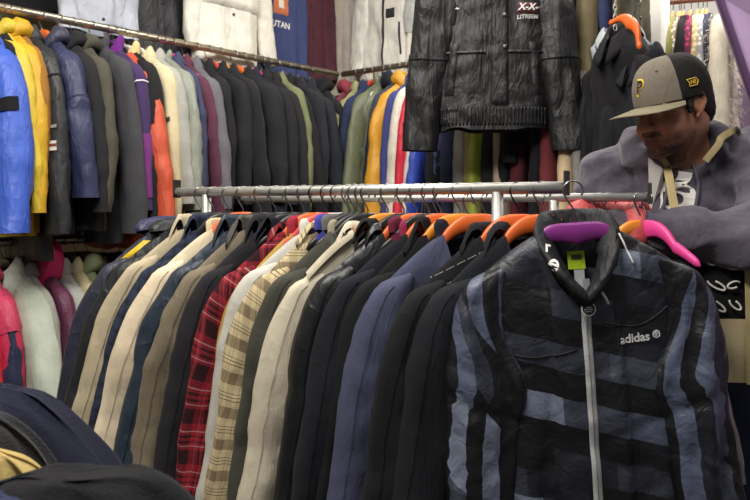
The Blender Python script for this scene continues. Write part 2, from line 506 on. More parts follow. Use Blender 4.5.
def disc(c, n, r, th, k=12):
    """small button: flattened dome facing n"""
    c = np.array(c, float); n = np.array(n, float); n /= np.linalg.norm(n)
    u = np.cross(n, [0, 0, 1.0]); u /= np.linalg.norm(u); v = np.cross(n, u)
    a = np.linspace(0, 2 * PI, k, endpoint=False)
    rings = [c + 0 * n + r * (np.cos(a)[:, None] * u + np.sin(a)[:, None] * v), c + n * th + r * .9 * (np.cos(a)[:, None] * u + np.sin(a)[:, None] * v), np.repeat((c + n * th)[None], k, 0)]
    return loft(np.array(rings))

def garment(name, label, cat, group, loc, rz, roll=0.0, **kw):
    g = G(); o = g.o = {**DEF, **kw}
    m = o['mat'] or fabric(o['col'], o['finish']); sm = o['smat'] or m
    cm = fabric(o['colf'], o['finish']) if o['colf'] else m
    r = g.root = thing(name, label, cat, loc, (0, roll, rz), group)
    g.body = link('body', make_mesh('body', *body_arrays(g)), m, r)
    if o['sleeves']:
        for sg in (-1, 1):
            s = link('sleeve', make_mesh('sleeve', *sleeve_arrays(g, sg)), sm, r)
            if o['seams']:
                sq = fabric(o['seams'], o['finish'])
                v_, f_, _u = sleeve_arrays(g, sg, .03, .30, .0006, 26); n_ = len(v_) // 26; m_ = o['su'] // 2 + 1
                Pq = v_.reshape(26, n_, 3)
                link('armhole_seam', make_mesh('armhole_seam', *tube(Pq[:, 2] + (0, -.0012, 0), .0017, 5)), sq, s)
                v_, f_, _u = sleeve_arrays(g, sg, .04, 1.0, .0006, 50); Pq = v_.reshape(50, n_, 3)
                link('sleeve_seam', make_mesh('sleeve_seam', *tube(Pq[:, m_ - 4] + (0, .0002, 0), .0008, 5)), sq, s)
            if o['cuff']:
                link('cuff', make_mesh('cuff', *sleeve_arrays(g, sg, .93, 1.012, .003, 6)), fabric(o['cuff'], 'cloth'), s)
    if o['collar']:
        c = link('collar', make_mesh('collar', *collar_arrays(g, o['collar'], o['ch'])), cm, r)
        if o['colf']: c['label'] = 'collar of another colour than the body'
    zf = o['zn'] - o['dip'] - .004; zh = o['zn'] - o['L']
    if o['front'] == 'button':
        link('placket', make_mesh('placket', *strip_arrays(g, -.016, .016, zf, zh + .012, .003)), m, r)
        nb = 4
        bm_ = plain('dark_button', '#2a2622', .4)
        for i in range(nb):
            z = zf - .04 - i * (zf - zh - .1) / (nb - 1 + .001)
            y = float(front_y(g, 0.0, z)) - .003
            link('button', make_mesh('button', *disc((0, y, z), (0, -1, 0), .0075, .003)), bm_, r)
    elif o['front'] == 'zip':
        link('zipper', make_mesh('zipper', *strip_arrays(g, -.008, .008, zf, zh + .01, .003, 3)), ZIPM if o.get('zipc') is None else o['zipc'], r)
    if o['hem']:
        link('hem_band', make_mesh('hem_band', *body_arrays(g, .93, 1.0, .004, 6)), fabric(o['hem'], 'cloth'), r)
    if o['pocket']:
        for (x0, x1, z0, z1) in o['pocket']:
            link('pocket_flap', make_mesh('pocket_flap', *strip_arrays(g, x0, x1, o['zn'] - z0, o['zn'] - z1, .006, 9, 9)), m, r)
    return g

def text_arrays(s, size, depth=.0, bold=False, shear=0.0):
    cu = bpy.data.curves.new('txt', 'FONT'); cu.body = s; cu.size = size; cu.align_x = 'CENTER'; cu.align_y = 'CENTER'
    cu.shear = shear
    if bold: cu.offset = size * .022
    cu.resolution_u = 4
    ob = bpy.data.objects.new('txt', cu); COL.objects.link(ob)
    dg = bpy.context.evaluated_depsgraph_get(); dg.update()
    me = bpy.data.meshes.new_from_object(ob.evaluated_get(dg))
    V = [tuple(v.co) for v in me.vertices]; Fc = [tuple(p.vertices) for p in me.polygons]
    bpy.data.objects.remove(ob); bpy.data.curves.remove(cu); bpy.data.meshes.remove(me)
    return np.array(V), Fc

# ------------------------------------------------------------------ rail geometry
R1a, R1b = np.array([-.548, 2.03]), np.array([.382, 1.47])          # front rail ends (x, y)
RZ1 = 1.403
def rail1(px):
    k = (px - CX) / F
    t = (k * R1a[1] - R1a[0]) / ((R1b - R1a)[0] - k * (R1b - R1a)[1])
    p = R1a + t * (R1b - R1a)
    return float(p[0]), float(p[1])
RDIR = (R1b - R1a) / np.linalg.norm(R1b - R1a)
C0 = np.array([-.187, 3.9]); LW = np.array([-.643, -.766]); BW = np.array([.766, -.643])   # room corner of the rails
RZU, RZL, RZT = 2.06, 1.235, 2.82
def on_line(o, d, px):
    k = (px - CX) / F
    t = (k * o[1] - o[0]) / (d[0] - k * d[1])
    return o + t * d
RRW = .0155

def rail_tube(name, label, p, q, z, r, m, cat='rail'):
    v = tube([(p[0], p[1], z), ((p[0] + q[0]) / 2, (p[1] + q[1]) / 2, z), (q[0], q[1], z)], r, 16)
    return v

def hang(name, cat, sd, where, group, p, z, rz, hcol, roll=0.0, rr=RR, half=None, wire=WIRE, hgroup='hangers', hl=None, hdrop=.07, hpeak=-.053, **kw):
    """garment + its hanger"""
    kw.setdefault('seed', random.randint(0, 999))
    g = garment(name, sd + ' ' + where, cat, group, (p[0], p[1], z), rz, roll, **kw)
    if hcol:
        nm = {'black': 'black plastic', 'white': 'white plastic', 'tan': 'wooden'}.get(hcol, hcol + ' plastic')
        hanger(hcol, hl or (nm + ' hanger inside the ' + sd), (p[0], p[1], z), (0, roll, rz), hgroup, rr, half or min(.195, kw.get('sw', .2) - .012), wire, hdrop, hpeak)
    return g
# ================================================================== THE ROOM
def wall_mat(hexc, nm):
    return plain(nm, hexc, .8, 0, .25, bump=.12, bscale=7, noisy=.06)
WALLM = wall_mat('#d9c9a0', 'cream_paint'); WHITEM = wall_mat('#e9e6dc', 'white_paint')
MAUVE = wall_mat('#8d7794', 'mauve_paint'); PLUM = wall_mat('#4a3350', 'plum_trim')
FLOORM = plain('grey_floor_tile', '#6a6660', .45, 0, .4, bump=.05, bscale=3, noisy=.15)
NL = np.array([-.766, .643]); NB = np.array([.643, .766])        # outward normals behind each rail
Wc = C0 + NL * .47 + NB * .47                                     # wall corner
def slab(p, q, n, z0, z1, th=.08):
    """vertical slab from p to q, thickness along n"""
    p, q, n = map(np.array, (p, q, n))
    b = [p, q, q + n * th, p + n * th]
    V = [(x, y, z0) for x, y in b] + [(x, y, z1) for x, y in b]
    Fc = [(0, 1, 5, 4), (1, 2, 6, 5), (2, 3, 7, 6), (3, 0, 4, 7), (4, 5, 6, 7), (3, 2, 1, 0)]
    return raw_mesh('slab', V, Fc)
HCEIL = 3.15
struct('wall_long', slab(Wc, Wc + LW * 4.3, NL, 0, HCEIL), WALLM)
Bend = on_line(Wc, BW, 644)
struct('wall_back', slab(Wc, Bend, NB, 0, HCEIL), WALLM)
struct('trim_1', slab(Bend, Bend + BW * .075, NB, 0, HCEIL, .12), WHITEM)
V, Fc = quad((-3.2, -1.2, 0), (3.6, -1.2, 0), (3.6, 6.2, 0), (-3.2, 6.2, 0)); struct('floor', make_mesh('floor', V, Fc), FLOORM)
V, Fc = quad((-3.2, -1.2, HCEIL), (3.6, -1.2, HCEIL), (3.6, 6.2, HCEIL), (-3.2, 6.2, HCEIL)); struct('ceiling', make_mesh('ceiling', V, Fc), WHITEM)
# neighbouring stall beyond the opening
struct('wall_stall', slab((.6, 5.0), (3.4, 4.6), (0, 1), 0, HCEIL), WHITEM)
# mauve stair soffit closing the top corner of the opening: sloping panel with a plum edge beam
def P3(px, py, d): return np.array([(px - CX) / F * d, d, CZ + (HY - py) / F * d])
a, b, c, d_ = P3(717, -6, 3.15), P3(757, 112, 3.0), P3(900, 112, 2.9), P3(900, -60, 3.0)
e_ = P3(697, -60, 3.15)
Vs = [a, b, c, d_, e_]; back = [v + np.array([.02, .07, 0]) for v in Vs]
struct('wall_soffit', raw_mesh('soffit', Vs + back, [(0, 1, 2, 3, 4), (9, 8, 7, 6, 5)] + [(i, i + 5, (i + 1) % 5 + 5, (i + 1) % 5) for i in range(5)]), MAUVE)
v = tube([e_ + (0, -.01, 0), a + (0, -.01, 0), b + (0, -.01, 0), b + (.3, -.02, -.8)], .016, 8)
struct('trim_2', make_mesh('edge_beam', *v), PLUM)
struct('wall_side', slab((2.3, 4.7), (2.1, 1.0), (1, 0), 0, 2.3), MAUVE)
# slotted upright on the back wall
sx = on_line(C0 + NB * .45, BW, 600)
me = box(0, 0, 0, .026, .014, .9)
o = thing('wall_standard', 'white slotted metal upright fixed to the cream wall', 'wall bracket', (sx[0], sx[1], 2.5), (0, 0, math.atan2(BW[1], BW[0])), me=me, m=plain('white_enamel', '#dcd8cc', .4))
parts = []
for i in range(24):
    z = -.43 + i * .037
    V, Fc = quad((-.004, -.0078, z), (.004, -.0078, z), (.004, -.0078, z + .02), (-.004, -.0078, z + .02)); parts.append((V, Fc))
link('slot_grille', make_mesh('slot_grille', *merge(parts)), plain('slot_dark', '#14120f', .8), o)

# ================================================================== RAILS
def rack(name, label, a, b, rz, r, posts, post_r, plate=True):
    A = np.array([a[0], a[1], rz]); B = np.array([b[0], b[1], rz]); D = (B - A) / np.linalg.norm(B - A)
    root = thing(name, label, 'clothes rack', (0, 0, 0))
    link('rail', make_mesh('rail', *tube([A, A + D * .3, A + D * .6, B], r, 20)), STEEL, root)
    for t in posts:
        p = A + (B - A) * t
        link('post', make_mesh('post', *tube([p + (0, 0, -r * .6), p + (0, 0, -.5), (p[0], p[1], .045)], post_r, 14)), STEEL, root)
        N = np.array([-D[1], D[0], 0])
        f0, f1 = np.array([p[0], p[1], .03]) - N * .16, np.array([p[0], p[1], .03]) + N * .16
        link('foot', make_mesh('foot', *tube([f0, (f0 + f1) / 2, f1], .016, 10)), STEEL, root)
    if plate:
        ang = math.atan2(D[1], D[0])
        for e, s in ((A, -1), (B, 1)):
            me = box(0, 0, 0, .006, .026, .05, .0015)
            o = link('end_plate', me, plain('end_plate_metal', '#4b4a47', .45, .8), root)
            o.location = e + D * s * .004 + np.array([0, 0, .009]); o.rotation_euler = (0, 0, ang)
    return root
rack('clothes_rack', 'near galvanised tube clothes rack crossing the whole middle of the shop', R1a, R1b, RZ1, RR, (.1, .868), .0125)
R2b = np.array([.643, 1.72]); R2a = R2b - RDIR * 1.25
RZ2 = 1.386
rack('clothes_rack', 'second tube clothes rack, just behind the near rack and in front of the man', R2a, R2b, RZ2, .0108, (.82,), .012)
def wall_rail(name, label, a, b, z, r, ns, nrm):
    root = thing(name, label, 'rail')
    A = np.array([a[0], a[1], z]); B = np.array([b[0], b[1], z])
    link('bar', make_mesh('bar', *tube([A, (A + B) / 2, B], r, 16)), BRASS, root)
    for t in ns:
        p = A + (B - A) * t
        q = p + np.array([nrm[0], nrm[1], 0]) * .465
        link('bracket', make_mesh('bracket', *tube([p, (p + q) / 2, q], .008, 8)), STEEL, root)
    return root
BRASS = plain('worn_chrome', '#b7ae9b', .3, .9, bump=.2, bscale=30, noisy=.4)
LA, LB = C0 + LW * .02, C0 + LW * 2.6
BA, BB = C0 + BW * .02, C0 + BW * 1.6
wall_rail('wall_rail', 'worn chrome clothes rail along the long wall, carrying the dark coats', LA, LB, RZU, RRW, (.15, .5, .9), NL)
wall_rail('wall_rail', 'worn chrome clothes rail on the cream back wall beyond the corner', BA, BB, RZU, RRW, (.25, .95), NB)
wall_rail('wall_rail', 'low clothes rail on the long wall holding the mint coat', LA, LB, RZL, RRW, (.15, .5, .9), NL)
wall_rail('wall_rail', 'high display rail above the long wall coats', LA + NL * .2, LB + NL * .2, RZT, RRW, (.15, .5, .9), NL * .58)
wall_rail('wall_rail', 'high display rail above the back wall jackets', BA + NB * .2, BB + NB * .2, RZT, RRW, (.2, .9), NB * .58)

# ================================================================== NEAR RACK GARMENTS
TH1 = math.radians(18)
ON1 = 'on the near rack'
G1 = 'garments on the near rack'; HG1 = 'hangers on the near rack'
front_items = [
    # px, name, cat, description, hanger, kw
    (187, 'jacket', 'jacket', 'navy jacket with yellow lined collar at the far end', None, dict(col='#2a2d3c', collar='hood', colf='#2f2f4c', ch=.03, flare=.13, sl=.64, sw=.2, finish='nylon', dip=.05)),
    (201, 'jacket', 'jacket', 'charcoal black jacket next to the navy and yellow one', 'black', dict(col='#26282c', collar='hood', ch=.03, flare=.14, sw=.2, finish='nylon', dip=.05)),
    (214, 'jacket', 'jacket', 'beige jacket with shoulder seam between charcoal and check jackets', 'black', dict(col='#b5a88c', collar='shirt', flare=.17, sw=.2, sl=.62)),
    (229, 'shirt', 'shirt', 'navy window check shirt between beige and cream jackets', 'black', dict(mat='navy', collar='shirt', flare=.15)),
    (243, 'jacket', 'jacket', 'cream cotton jacket with raised collar and folded cuff', 'orange', dict(col='#d8c8ab', collar='stand', ch=.04, colf='#c9b48e', flare=.17, sl=.63, sw=.205)),
    (261, 'jacket', 'jacket', 'petrol navy jacket beside the cream one', 'black', dict(col='#27323f', collar='shirt', flare=.15, finish='nylon')),
    (276, 'jacket', 'jacket', 'taupe wool jacket with crumpled sleeve', 'black', dict(col='#776d5b', collar='shirt', colf='#55524c', flare=.13, sl=.65, sw=.205, wr=1.6)),
    (292, 'coat', 'coat', 'near black coat showing only its shoulder before the red plaid', 'black', dict(col='#2b2a2e', collar='shirt', flare=.08)),
    (316, 'shirt', 'shirt', 'red and black plaid flannel shirt', 'orange', dict(mat='red', collar='shirt', ch=.03, flare=.12, sl=.66, sw=.205)),
    (328, 'shirt', 'shirt', 'mustard shirt peeking out behind the red plaid', 'red', dict(col='#b08d45', colf='#8c2431', collar='stand', flare=.08, sw=.19)),
    (338, 'jacket', 'jacket', 'pale grey jacket with tall rounded collar', 'white', dict(col='#bdbab0', collar='stand', ch=.04, flare=.11, sw=.2)),
    (349, 'shirt', 'shirt', 'beige and brown plaid shirt', 'black', dict(mat='beige', collar='shirt', ch=.03, flare=.12, sl=.66, sw=.2)),
    (368, 'jacket', 'jacket', 'dark olive grey jacket with khaki stand collar', 'black', dict(col='#42423a', colf='#8d8570', collar='stand', ch=.04, flare=.1, sw=.2)),
    (388, 'trench_coat', 'coat', 'ivory trench coat with buttoned shoulder strap', 'amber', dict(col='#c4bba6', collar='shirt', ch=.032, flare=.13, sl=.68, sw=.205, amp=.008)),
    (417, 'jacket', 'jacket', 'glossy black jacket next to the ivory trench coat', 'orange', dict(col='#1e1f22', collar='shirt', ch=.03, flare=.1, sw=.205, finish='satin')),
    (441, 'jacket', 'jacket', 'midnight navy jacket with maroon collar', 'orange', dict(col='#24262f', colf='#7b2340', collar='stand', ch=.04, flare=.11, sw=.205, sl=.66)),
    (460, 'jacket', 'jacket', 'plain black jacket between midnight navy and slate blue', 'amber', dict(col='#1b1c1e', collar='shirt', flare=.09, sw=.2)),
    (479, 'jacket', 'jacket', 'slate blue jacket with darker navy collar', 'orange', dict(col='#484b62', colf='#20222c', collar='stand', ch=.04, flare=.11, sw=.205, sl=.66, amp=.008)),
    (519, 'jacket', 'jacket', 'black jacket with white stitched shoulder seams', 'orange', dict(col='#202124', collar='shirt', ch=.034, flare=.10, sw=.215, sl=.66)),
    (542, 'jacket', 'jacket', 'charcoal navy jacket directly behind the block print one', 'orange', dict(col='#24262c', collar='shirt', ch=.036, flare=.085, sw=.205, sl=.66)),
]
ng = {}
for i, (px, nm, cat, sd, hc, kw) in enumerate(front_items):
    kw = dict(kw)
    if kw.get('mat'): kw['mat'] = plaid(kw['mat'])
    x, y = rail1(px)
    kw.setdefault('T', .017); kw.setdefault('sT', .028)
    base = dict(flare_r=.02, L=.74, dip=.095, drop=.105 + random.uniform(-.012, .012), qm=.58, ch=.045, zn=-.096, hdrop=.115)
    base.update(kw)
    if px < 300: base['flare'] += .05
    if kw.get('col'):
        hx6 = kw['col'].lstrip('#'); base['seams'] = '#' + ''.join('%02x' % int(int(hx6[i_:i_ + 2], 16) * .86) for i_ in (0, 2, 4))
    g = hang(nm, cat, sd, ON1, G1, (x, y), RZ1, math.radians(19 - 13 * max(0, (px - 187) / 360) ** 1.3 + random.uniform(-1.2, 1.2)), hc, rr=RR, hgroup=HG1, wire=random.choice([WIRE, WIRE, WIRED]), seed=100 + i * 7, **base)
    ng[i] = g
# yellow lining strip on the far navy jacket
g = ng[0]
o = link('lining', make_mesh('lining', *strip_arrays(g, -.175, -.05, g.o['zn'] - .085, g.o['zn'] - .035, .010, 9, 5, .06)), fabric('#d9b81e', 'nylon'), g.root)
o['label'] = 'bright yellow lining turned out below the collar'
# shoulder strap of the trench coat
g = ng[13]
def strap_on_shoulder(g, sg, m, w=.022):
    x = np.linspace(.085, .19, 14) * sg
    z = zt_front(g, x)
    y0 = folds(g, x, z, 0)
    prof = np.array([(-w, -.012), (-w * .9, .0), (0, .006), (w * .9, 0), (w, -.012)])
    P = np.stack([np.repeat(x[:, None], 5, 1), y0[:, None] + prof[None, :, 0], z[:, None] + prof[None, :, 1] * 1.0 + .003], -1)
    s = link('shoulder_strap', make_mesh('shoulder_strap', *loft(P, closed=False)), m, g.root)
    y, zz = float(y0[2]), float(z[2])
    link('button', make_mesh('button', *disc((x[2], y - .004, zz + .009), (0, -.3, 1), .007, .003)), plain('dark_button', '#2a2622', .4), s)
for sg in (-1, 1): strap_on_shoulder(g, sg, fabric('#b3aa95'))
# white stitching on the black jacket: dashed seam lines over shoulder
g = ng[18]
parts = []
for row in range(2):
    for i in range(26):
        f = i / 25
        x0 = -.075 - .11 * f; z0 = g.o['zn'] - .030 - row * .028 - .056 * f
        for k in range(1):
            xs = np.array([x0, x0 - .0028]); zs = np.array([z0, z0 - .0014])
            if i % 5 == 4: continue
            ys = front_y(g, xs, zs) - .0025
            w = .0009
            V = np.array([(xs[0], ys[0], zs[0] + w), (xs[1], ys[1], zs[1] + w), (xs[1], ys[1], zs[1] - w), (xs[0], ys[0], zs[0] - w)])
            parts.append((V, np.array([[0, 1, 2, 3]])))
st = link('stitching', make_mesh('stitching', *merge(parts)), plain('white_thread', '#c9c9c6', .8), g.root)
st['label'] = 'white decorative stitching'
# small garments squeezed behind, only collars show
for px, nm, sd, hc, kw in [
    (304, 'jacket', 'ink navy jacket with plain collar squeezed behind the red plaid', 'black', dict(col='#1f222c', collar='shirt', ch=.036)),
    (355, 'jacket', 'royal blue jacket squeezed behind the beige plaid', 'black', dict(col='#3c3f90', collar='stand', ch=.04)),
    (362, 'jacket', 'mid grey jacket squeezed before the olive grey one', 'black', dict(col='#5b5a58', collar='stand', ch=.04)),
    (404, 'jacket', 'soot black jacket squeezed behind the glossy black one', 'black', dict(col='#202020', collar='shirt', ch=.03)),
    (429, 'jacket', 'wine red jacket squeezed before the midnight navy one', 'black', dict(col='#5d1b30', collar='stand', ch=.04))]:
    x, y = rail1(px)
    hang(nm, 'jacket', sd, ON1, G1, (x, y), RZ1, TH1, hc, rr=RR, hgroup=HG1, sw=.13, cw=.14, hw=.15, flare=.0, flare_r=0, armw=.09, cuffw=.07, T=.011, sT=.011, L=.66, sl=.55, dip=.095, qm=.55, drop=.09, hdrop=.10, nu=25, nv=26, snv=24, **kw)
# ================================================================== BLOCK PRINT SHELL JACKET (hero)
from mathutils.bvhtree import BVHTree
def on_front(g, V, x, z, off, thick=0.0):
    """project flat 2D lettering on the front of a garment's body"""
    me = g.body.data
    bv = BVHTree.FromPolygons([q.co[:] for q in me.vertices], [p.vertices[:] for p in me.polygons])
    out = []
    for vx, vy in V[:, :2]:
        h = bv.ray_cast(Vector((x + vx, -1, z + vy)), Vector((0, 1, 0)))
        y = h[0].y if h[0] is not None else float(front_y(g, x + vx, z + vy))
        out.append((x + vx, y - off, z + vy))
    return np.array(out)
hx, hy = float(R1b[0]) + .008, float(R1b[1]) - .03
ad = dict(nw=.07, sw=.205, zn=-.085, drop=.088, L=.66, cw=.205, hw=.215, T=.03, sT=.034, sl=.62, flare=.03, flare_r=.0, bend=.05, dip=.135, neckT=.04,
          collar=None, front=None, amp=.011, nu=61, nv=80, su=34, snv=80, seed=4, wr=1.25, armw=.15, cuffw=.1,
          mat=patchwork(.26, 0.0, 'body'), smat=patchwork(.9, .9, 'sleeve'))
AD = hang('shell_jacket', 'jacket', 'block print shell jacket with a white zip', 'facing us, end of the near rack', None,
          (hx, hy), RZ1, math.radians(-4), 'purple', rr=RR, hgroup=HG1, half=.185,
          hl='purple plastic hanger inside the collar of the block print shell jacket', roll=math.radians(-3.8), hdrop=.10, hpeak=-.069, **ad)
# padded tall collar
def padded_collar(g, width, thick, m):
    nq = 61; q = np.linspace(-1, 1, nq)
    ang = q * PI * .985
    o = g.o
    s = np.clip((np.abs(q) - .42) / .58, 0, 1)
    x = .043 * np.sin(ang) * (1 - .1 * s) ; y = .05 * np.cos(ang) + .008
    z = o['zn'] - .006 - (o['dip'] - .002) * s ** .85
    T = np.stack([np.gradient(x), np.gradient(y), np.gradient(z)], 1); T /= np.linalg.norm(T, axis=1)[:, None]
    up = np.stack([.5 * np.sin(ang) * (1 + .5 * s), .3 * np.cos(ang) - .35 * s, .9 - .5 * s], 1)
    up -= T * (up * T).sum(1)[:, None]; up /= np.linalg.norm(up, axis=1)[:, None]
    nr = np.cross(T, up)
    wd = width * (1 - .28 * s ** 2)
    k = 22; a = np.linspace(0, 2 * PI, k, endpoint=False)
    ca = np.sign(np.cos(a)) * np.abs(np.cos(a)) ** .7; sa = np.sin(a)
    P = []
    for i in range(nq):
        pk = .0022 * (1 - 2 * np.abs(vnoise(q[i] * 22 + .0 * a, ca * 1.5 + 5, 31))) + .0016 * vnoise(q[i] * 40 + 0 * a, ca * 2, 33)
        P.append(np.array([x[i], y[i], z[i]]) + (up[i] * wd[i] * .5)[None] * (1 + ca[:, None]) + nr[i][None] * ((thick * sa * (1 - .2 * ca) + pk * np.sign(sa))[:, None]))
    P = np.array(P)
    P = np.concatenate([np.repeat(P[:1].mean(1, keepdims=True), k, 1), P, np.repeat(P[-1:].mean(1, keepdims=True), k, 1)])
    uv = np.stack([np.repeat(np.linspace(0, .4, len(P))[:, None], k, 1) + 3, np.repeat(ca[None] * .03, len(P), 0)], -1)
    v, f = loft(P)
    col = link('collar', make_mesh('collar', v, f, uv.reshape(-1, 2)), m, g.root)
    col['label'] = 'tall padded black collar'
    return x, y, z, up, nr, wd, T, col
cl = padded_collar(AD, .050, .0115, fabric('#1b1c1f', 'shell'))
cx_, cy_, cz_, cup, cnr, cwd, cT, ccol = cl
# white brush lettering on the collar
def on_collar(V, qi, along, across, side):
    """lettering on padded collar near index qi"""
    out = []
    for vx, vy in V[:, :2]:
        i = qi + (vx + along) / .0065
        i0 = int(np.clip(math.floor(i), 0, len(cx_) - 2)); u = i - i0
        p = np.array([cx_, cy_, cz_]).T
        c = p[i0] * (1 - u) + p[i0 + 1] * u
        a = cup[i0] * (1 - u) + cup[i0 + 1] * u; n = cnr[i0] * (1 - u) + cnr[i0 + 1] * u
        out.append(c + a * (cwd[i0] * .5 + vy + across) + n * side * .0152)
    return np.array(out)
whitep = plain('white_print', '#dcdcd8', .6)
# decide outward side of the collar normal: outwards means away from the neck axis
isd = 1 if np.dot(cnr[18][:2], [cx_[18], cy_[18]]) > 0 else -1
from mathutils.bvhtree import BVHTree
_cb = BVHTree.FromPolygons([v_.co[:] for v_ in ccol.data.vertices], [p_.vertices[:] for p_ in ccol.data.polygons])
def onto_collar(V, x, z, rot):
    out = []
    for vx, vy in V[:, :2]:
        px_, pz_ = x + vx * math.cos(rot) - vy * math.sin(rot), z + vx * math.sin(rot) + vy * math.cos(rot)
        h = _cb.ray_cast(Vector((px_, -1, pz_)), Vector((0, 1, 0)))
        out.append(np.array(h[0]) + np.array((0, -.0018, 0)) if h[0] is not None else np.array((px_, .0, pz_)))
    return np.array(out)
for ch, x_, z_, sz, rt in (('e', -.055, -.142, .042, -.5), ('r', -.061, -.112, .03, -.2)):
    V, Fc = text_arrays(ch, sz, bold=True)
    lo = link('lettering', raw_mesh('lettering', onto_collar(V, x_, z_, rt), Fc), whitep, ccol)
lo['label'] = 'white lettering on the collar'
# inside of the neck: lime tag, grey label
def plate(name, c, sx, sz, ny, m, parent, tilt=0.0, th=.0015):
    me = box(0, 0, 0, sx, th, sz, .0004); o = link(name, me, m, parent); o.location = c; o.rotation_euler = (tilt, 0, ny)
    return o
o = plate('size_tag', (.0, .014, -.145), .034, .036, 0, fabric('#a9c22c'), AD.root, -.1); o['label'] = 'lime green neck tag'
o = plate('tag_loop', (.0, .0125, -.138), .02, .008, .0, plain('dark_button', '#2a2622', .4), AD.root, -.1)
o = plate('care_label', (.004, .012, -.182), .02, .038, 0, fabric('#b6b6bb'), AD.root, -.05); o['label'] = 'pale grey care label'
o = plate('care_label', (.016, .011, -.2), .014, .034, 0, fabric('#9c9ca3'), AD.root, -.05)
# zip: tape, teeth and round puller
zf = AD.o['zn'] - AD.o['dip']; zh = AD.o['zn'] - AD.o['L']
zp = link('zipper', make_mesh('zipper', *strip_arrays(AD, -.009, .009, zf + .004, zh + .004, .0045, 5, 60)), ZIPM, AD.root); zp['label'] = 'off white full length zip'
link('teeth', make_mesh('teeth', *strip_arrays(AD, -.0025, .0025, zf + .002, zh + .006, .0065, 3, 60)), plain('zip_teeth', '#8a8a88', .4, .5, bump=.8, bscale=600), zp)
pz = zf - .012; py_ = float(front_y(AD, 0.0, pz)) - .014
pull = link('zip_puller', make_mesh('zip_puller', *disc((0.002, py_, pz), (0, -1, .15), .0125, .003, 24)), plain('puller_black', '#3a3b40', .35), AD.root)
parts = []
a = np.linspace(0, 2 * PI, 28)
parts.append(tube(np.stack([.002 + .0125 * np.cos(a), np.full(28, py_ - .003), pz + .0125 * np.sin(a)], 1), .0011, 6, caps=False))
link('ring', make_mesh('ring', *parts[0]), whitep, pull)
for i, (dz, hw_) in enumerate(((.004, .005), (0, .0075), (-.004, .005))):
    link('bar', make_mesh('bar', *tube([(.002 - hw_, py_ - .0034, pz + dz - .001), (.002, py_ - .0036, pz + dz + .0005), (.002 + hw_, py_ - .0034, pz + dz - .001)], .0009, 6)), whitep, pull)
cordm = plain('cord_grey', '#bdb9b0', .8)
link('drawcord', make_mesh('drawcord', *tube(crv(np.linspace(0, 1, 16), [0, .33, .66, 1], [[.004, py_ + .006, zf + .0], [.012, py_ - .004, zf + .024], [.028, py_ - .002, zf + .018], [.042, py_ + .008, zf - .006]]), .0028, 8)), cordm, AD.root)
# piping at the collar seam on the far shoulder
for x0 in (.077,):
    xs = np.linspace(x0, x0 + .02, 12); zs = np.linspace(AD.o['zn'] - .01, AD.o['zn'] - .07, 12)
    link('piping', make_mesh('piping', *tube(np.stack([xs, front_y(AD, xs, zs) - .005, zs], 1), .0018, 6)), whitep, AD.root)
# curved yoke seams
for sgn, pts in ((1, [(.03, -.262), (.1, -.272), (.16, -.24), (.2, -.2)]), (-1, [(-.02, -.31), (-.1, -.325), (-.165, -.31), (-.2, -.285)])):
    q = crv(np.linspace(0, 1, 30), [0, .4, .75, 1], np.array(pts))
    link('yoke_seam', make_mesh('yoke_seam', *tube(np.stack([q[:, 0], front_y(AD, q[:, 0], q[:, 1]) - .001, q[:, 1]], 1), .0016, 6)), fabric('#22242b', 'shell'), AD.root)
# chest lettering
V, Fc = text_arrays('adidas', .0235, bold=True)
V[:, 1] += V[:, 0] * .06
lg = link('chest_lettering', raw_mesh('chest_lettering', on_front(AD, V, .090, -.296, .003), Fc), whitep, AD.root); lg['label'] = 'small white chest lettering'
V, Fc = text_arrays('®', .02, bold=True)
link('chest_mark', raw_mesh('chest_mark', on_front(AD, V, .132, -.292, .0035), Fc), whitep, AD.root)
dv = disc((.1325, on_front(AD, np.zeros((1, 2)), .1325, -.2915, .0008)[0][1], -.2915), (0, -1, 0), .0052, .0012, 16)
link('chest_dot', make_mesh('chest_dot', *dv), plain('grey_print', '#a5a7ad', .6), AD.root)

# ================================================================== SECOND RACK GARMENTS
ON2 = 'on the second rack'; G2 = 'garments on the second rack'; HG2 = 'hangers on the second rack'
def rail2(px):
    p = on_line(R2b, RDIR, px); return float(p[0]), float(p[1])
sm = dict(sw=.185, cw=.19, hw=.195, T=.016, sT=.016, armw=.115, cuffw=.085, flare=.0, L=.66, sl=.56, nu=27, nv=28, snv=28)
for px, nm, sd, hc, kw in [
    (352, 'jacket', 'tan jacket with round khaki collar', 'black', dict(col='#a3957c', collar='stand', ch=.05)),
    (384, 'jacket', 'cream jacket with pale collar', 'white', dict(col='#d6cbb0', collar='shirt', ch=.04)),
    (410, 'jacket', 'black and cream patterned shirt', 'black', dict(mat='beige', collar='shirt', ch=.035)),
    (438, 'jacket', 'bright blue jacket with folded collar', 'black', dict(col='#3d63c8', collar='shirt', ch=.04)),
    (468, 'jacket', 'scarlet jacket with small collar', 'black', dict(col='#c22c44', collar='shirt', ch=.04)),
    (486, 'jacket', 'dull grey green jacket with folded collar', 'black', dict(col='#6d6f66', collar='shirt', ch=.04)),
    (548, 'jacket', 'ash grey jacket with stand collar', 'black', dict(col='#8a8783', collar='stand', ch=.04))]:
    if kw.get('mat'): kw['mat'] = plaid(kw['mat']); nm = 'shirt'
    x, y = rail2(px)
    hang(nm, nm, sd, ON2, G2, (x, y), RZ2, math.radians(24), hc, rr=.0108, hgroup=HG2, **{**sm, **kw})
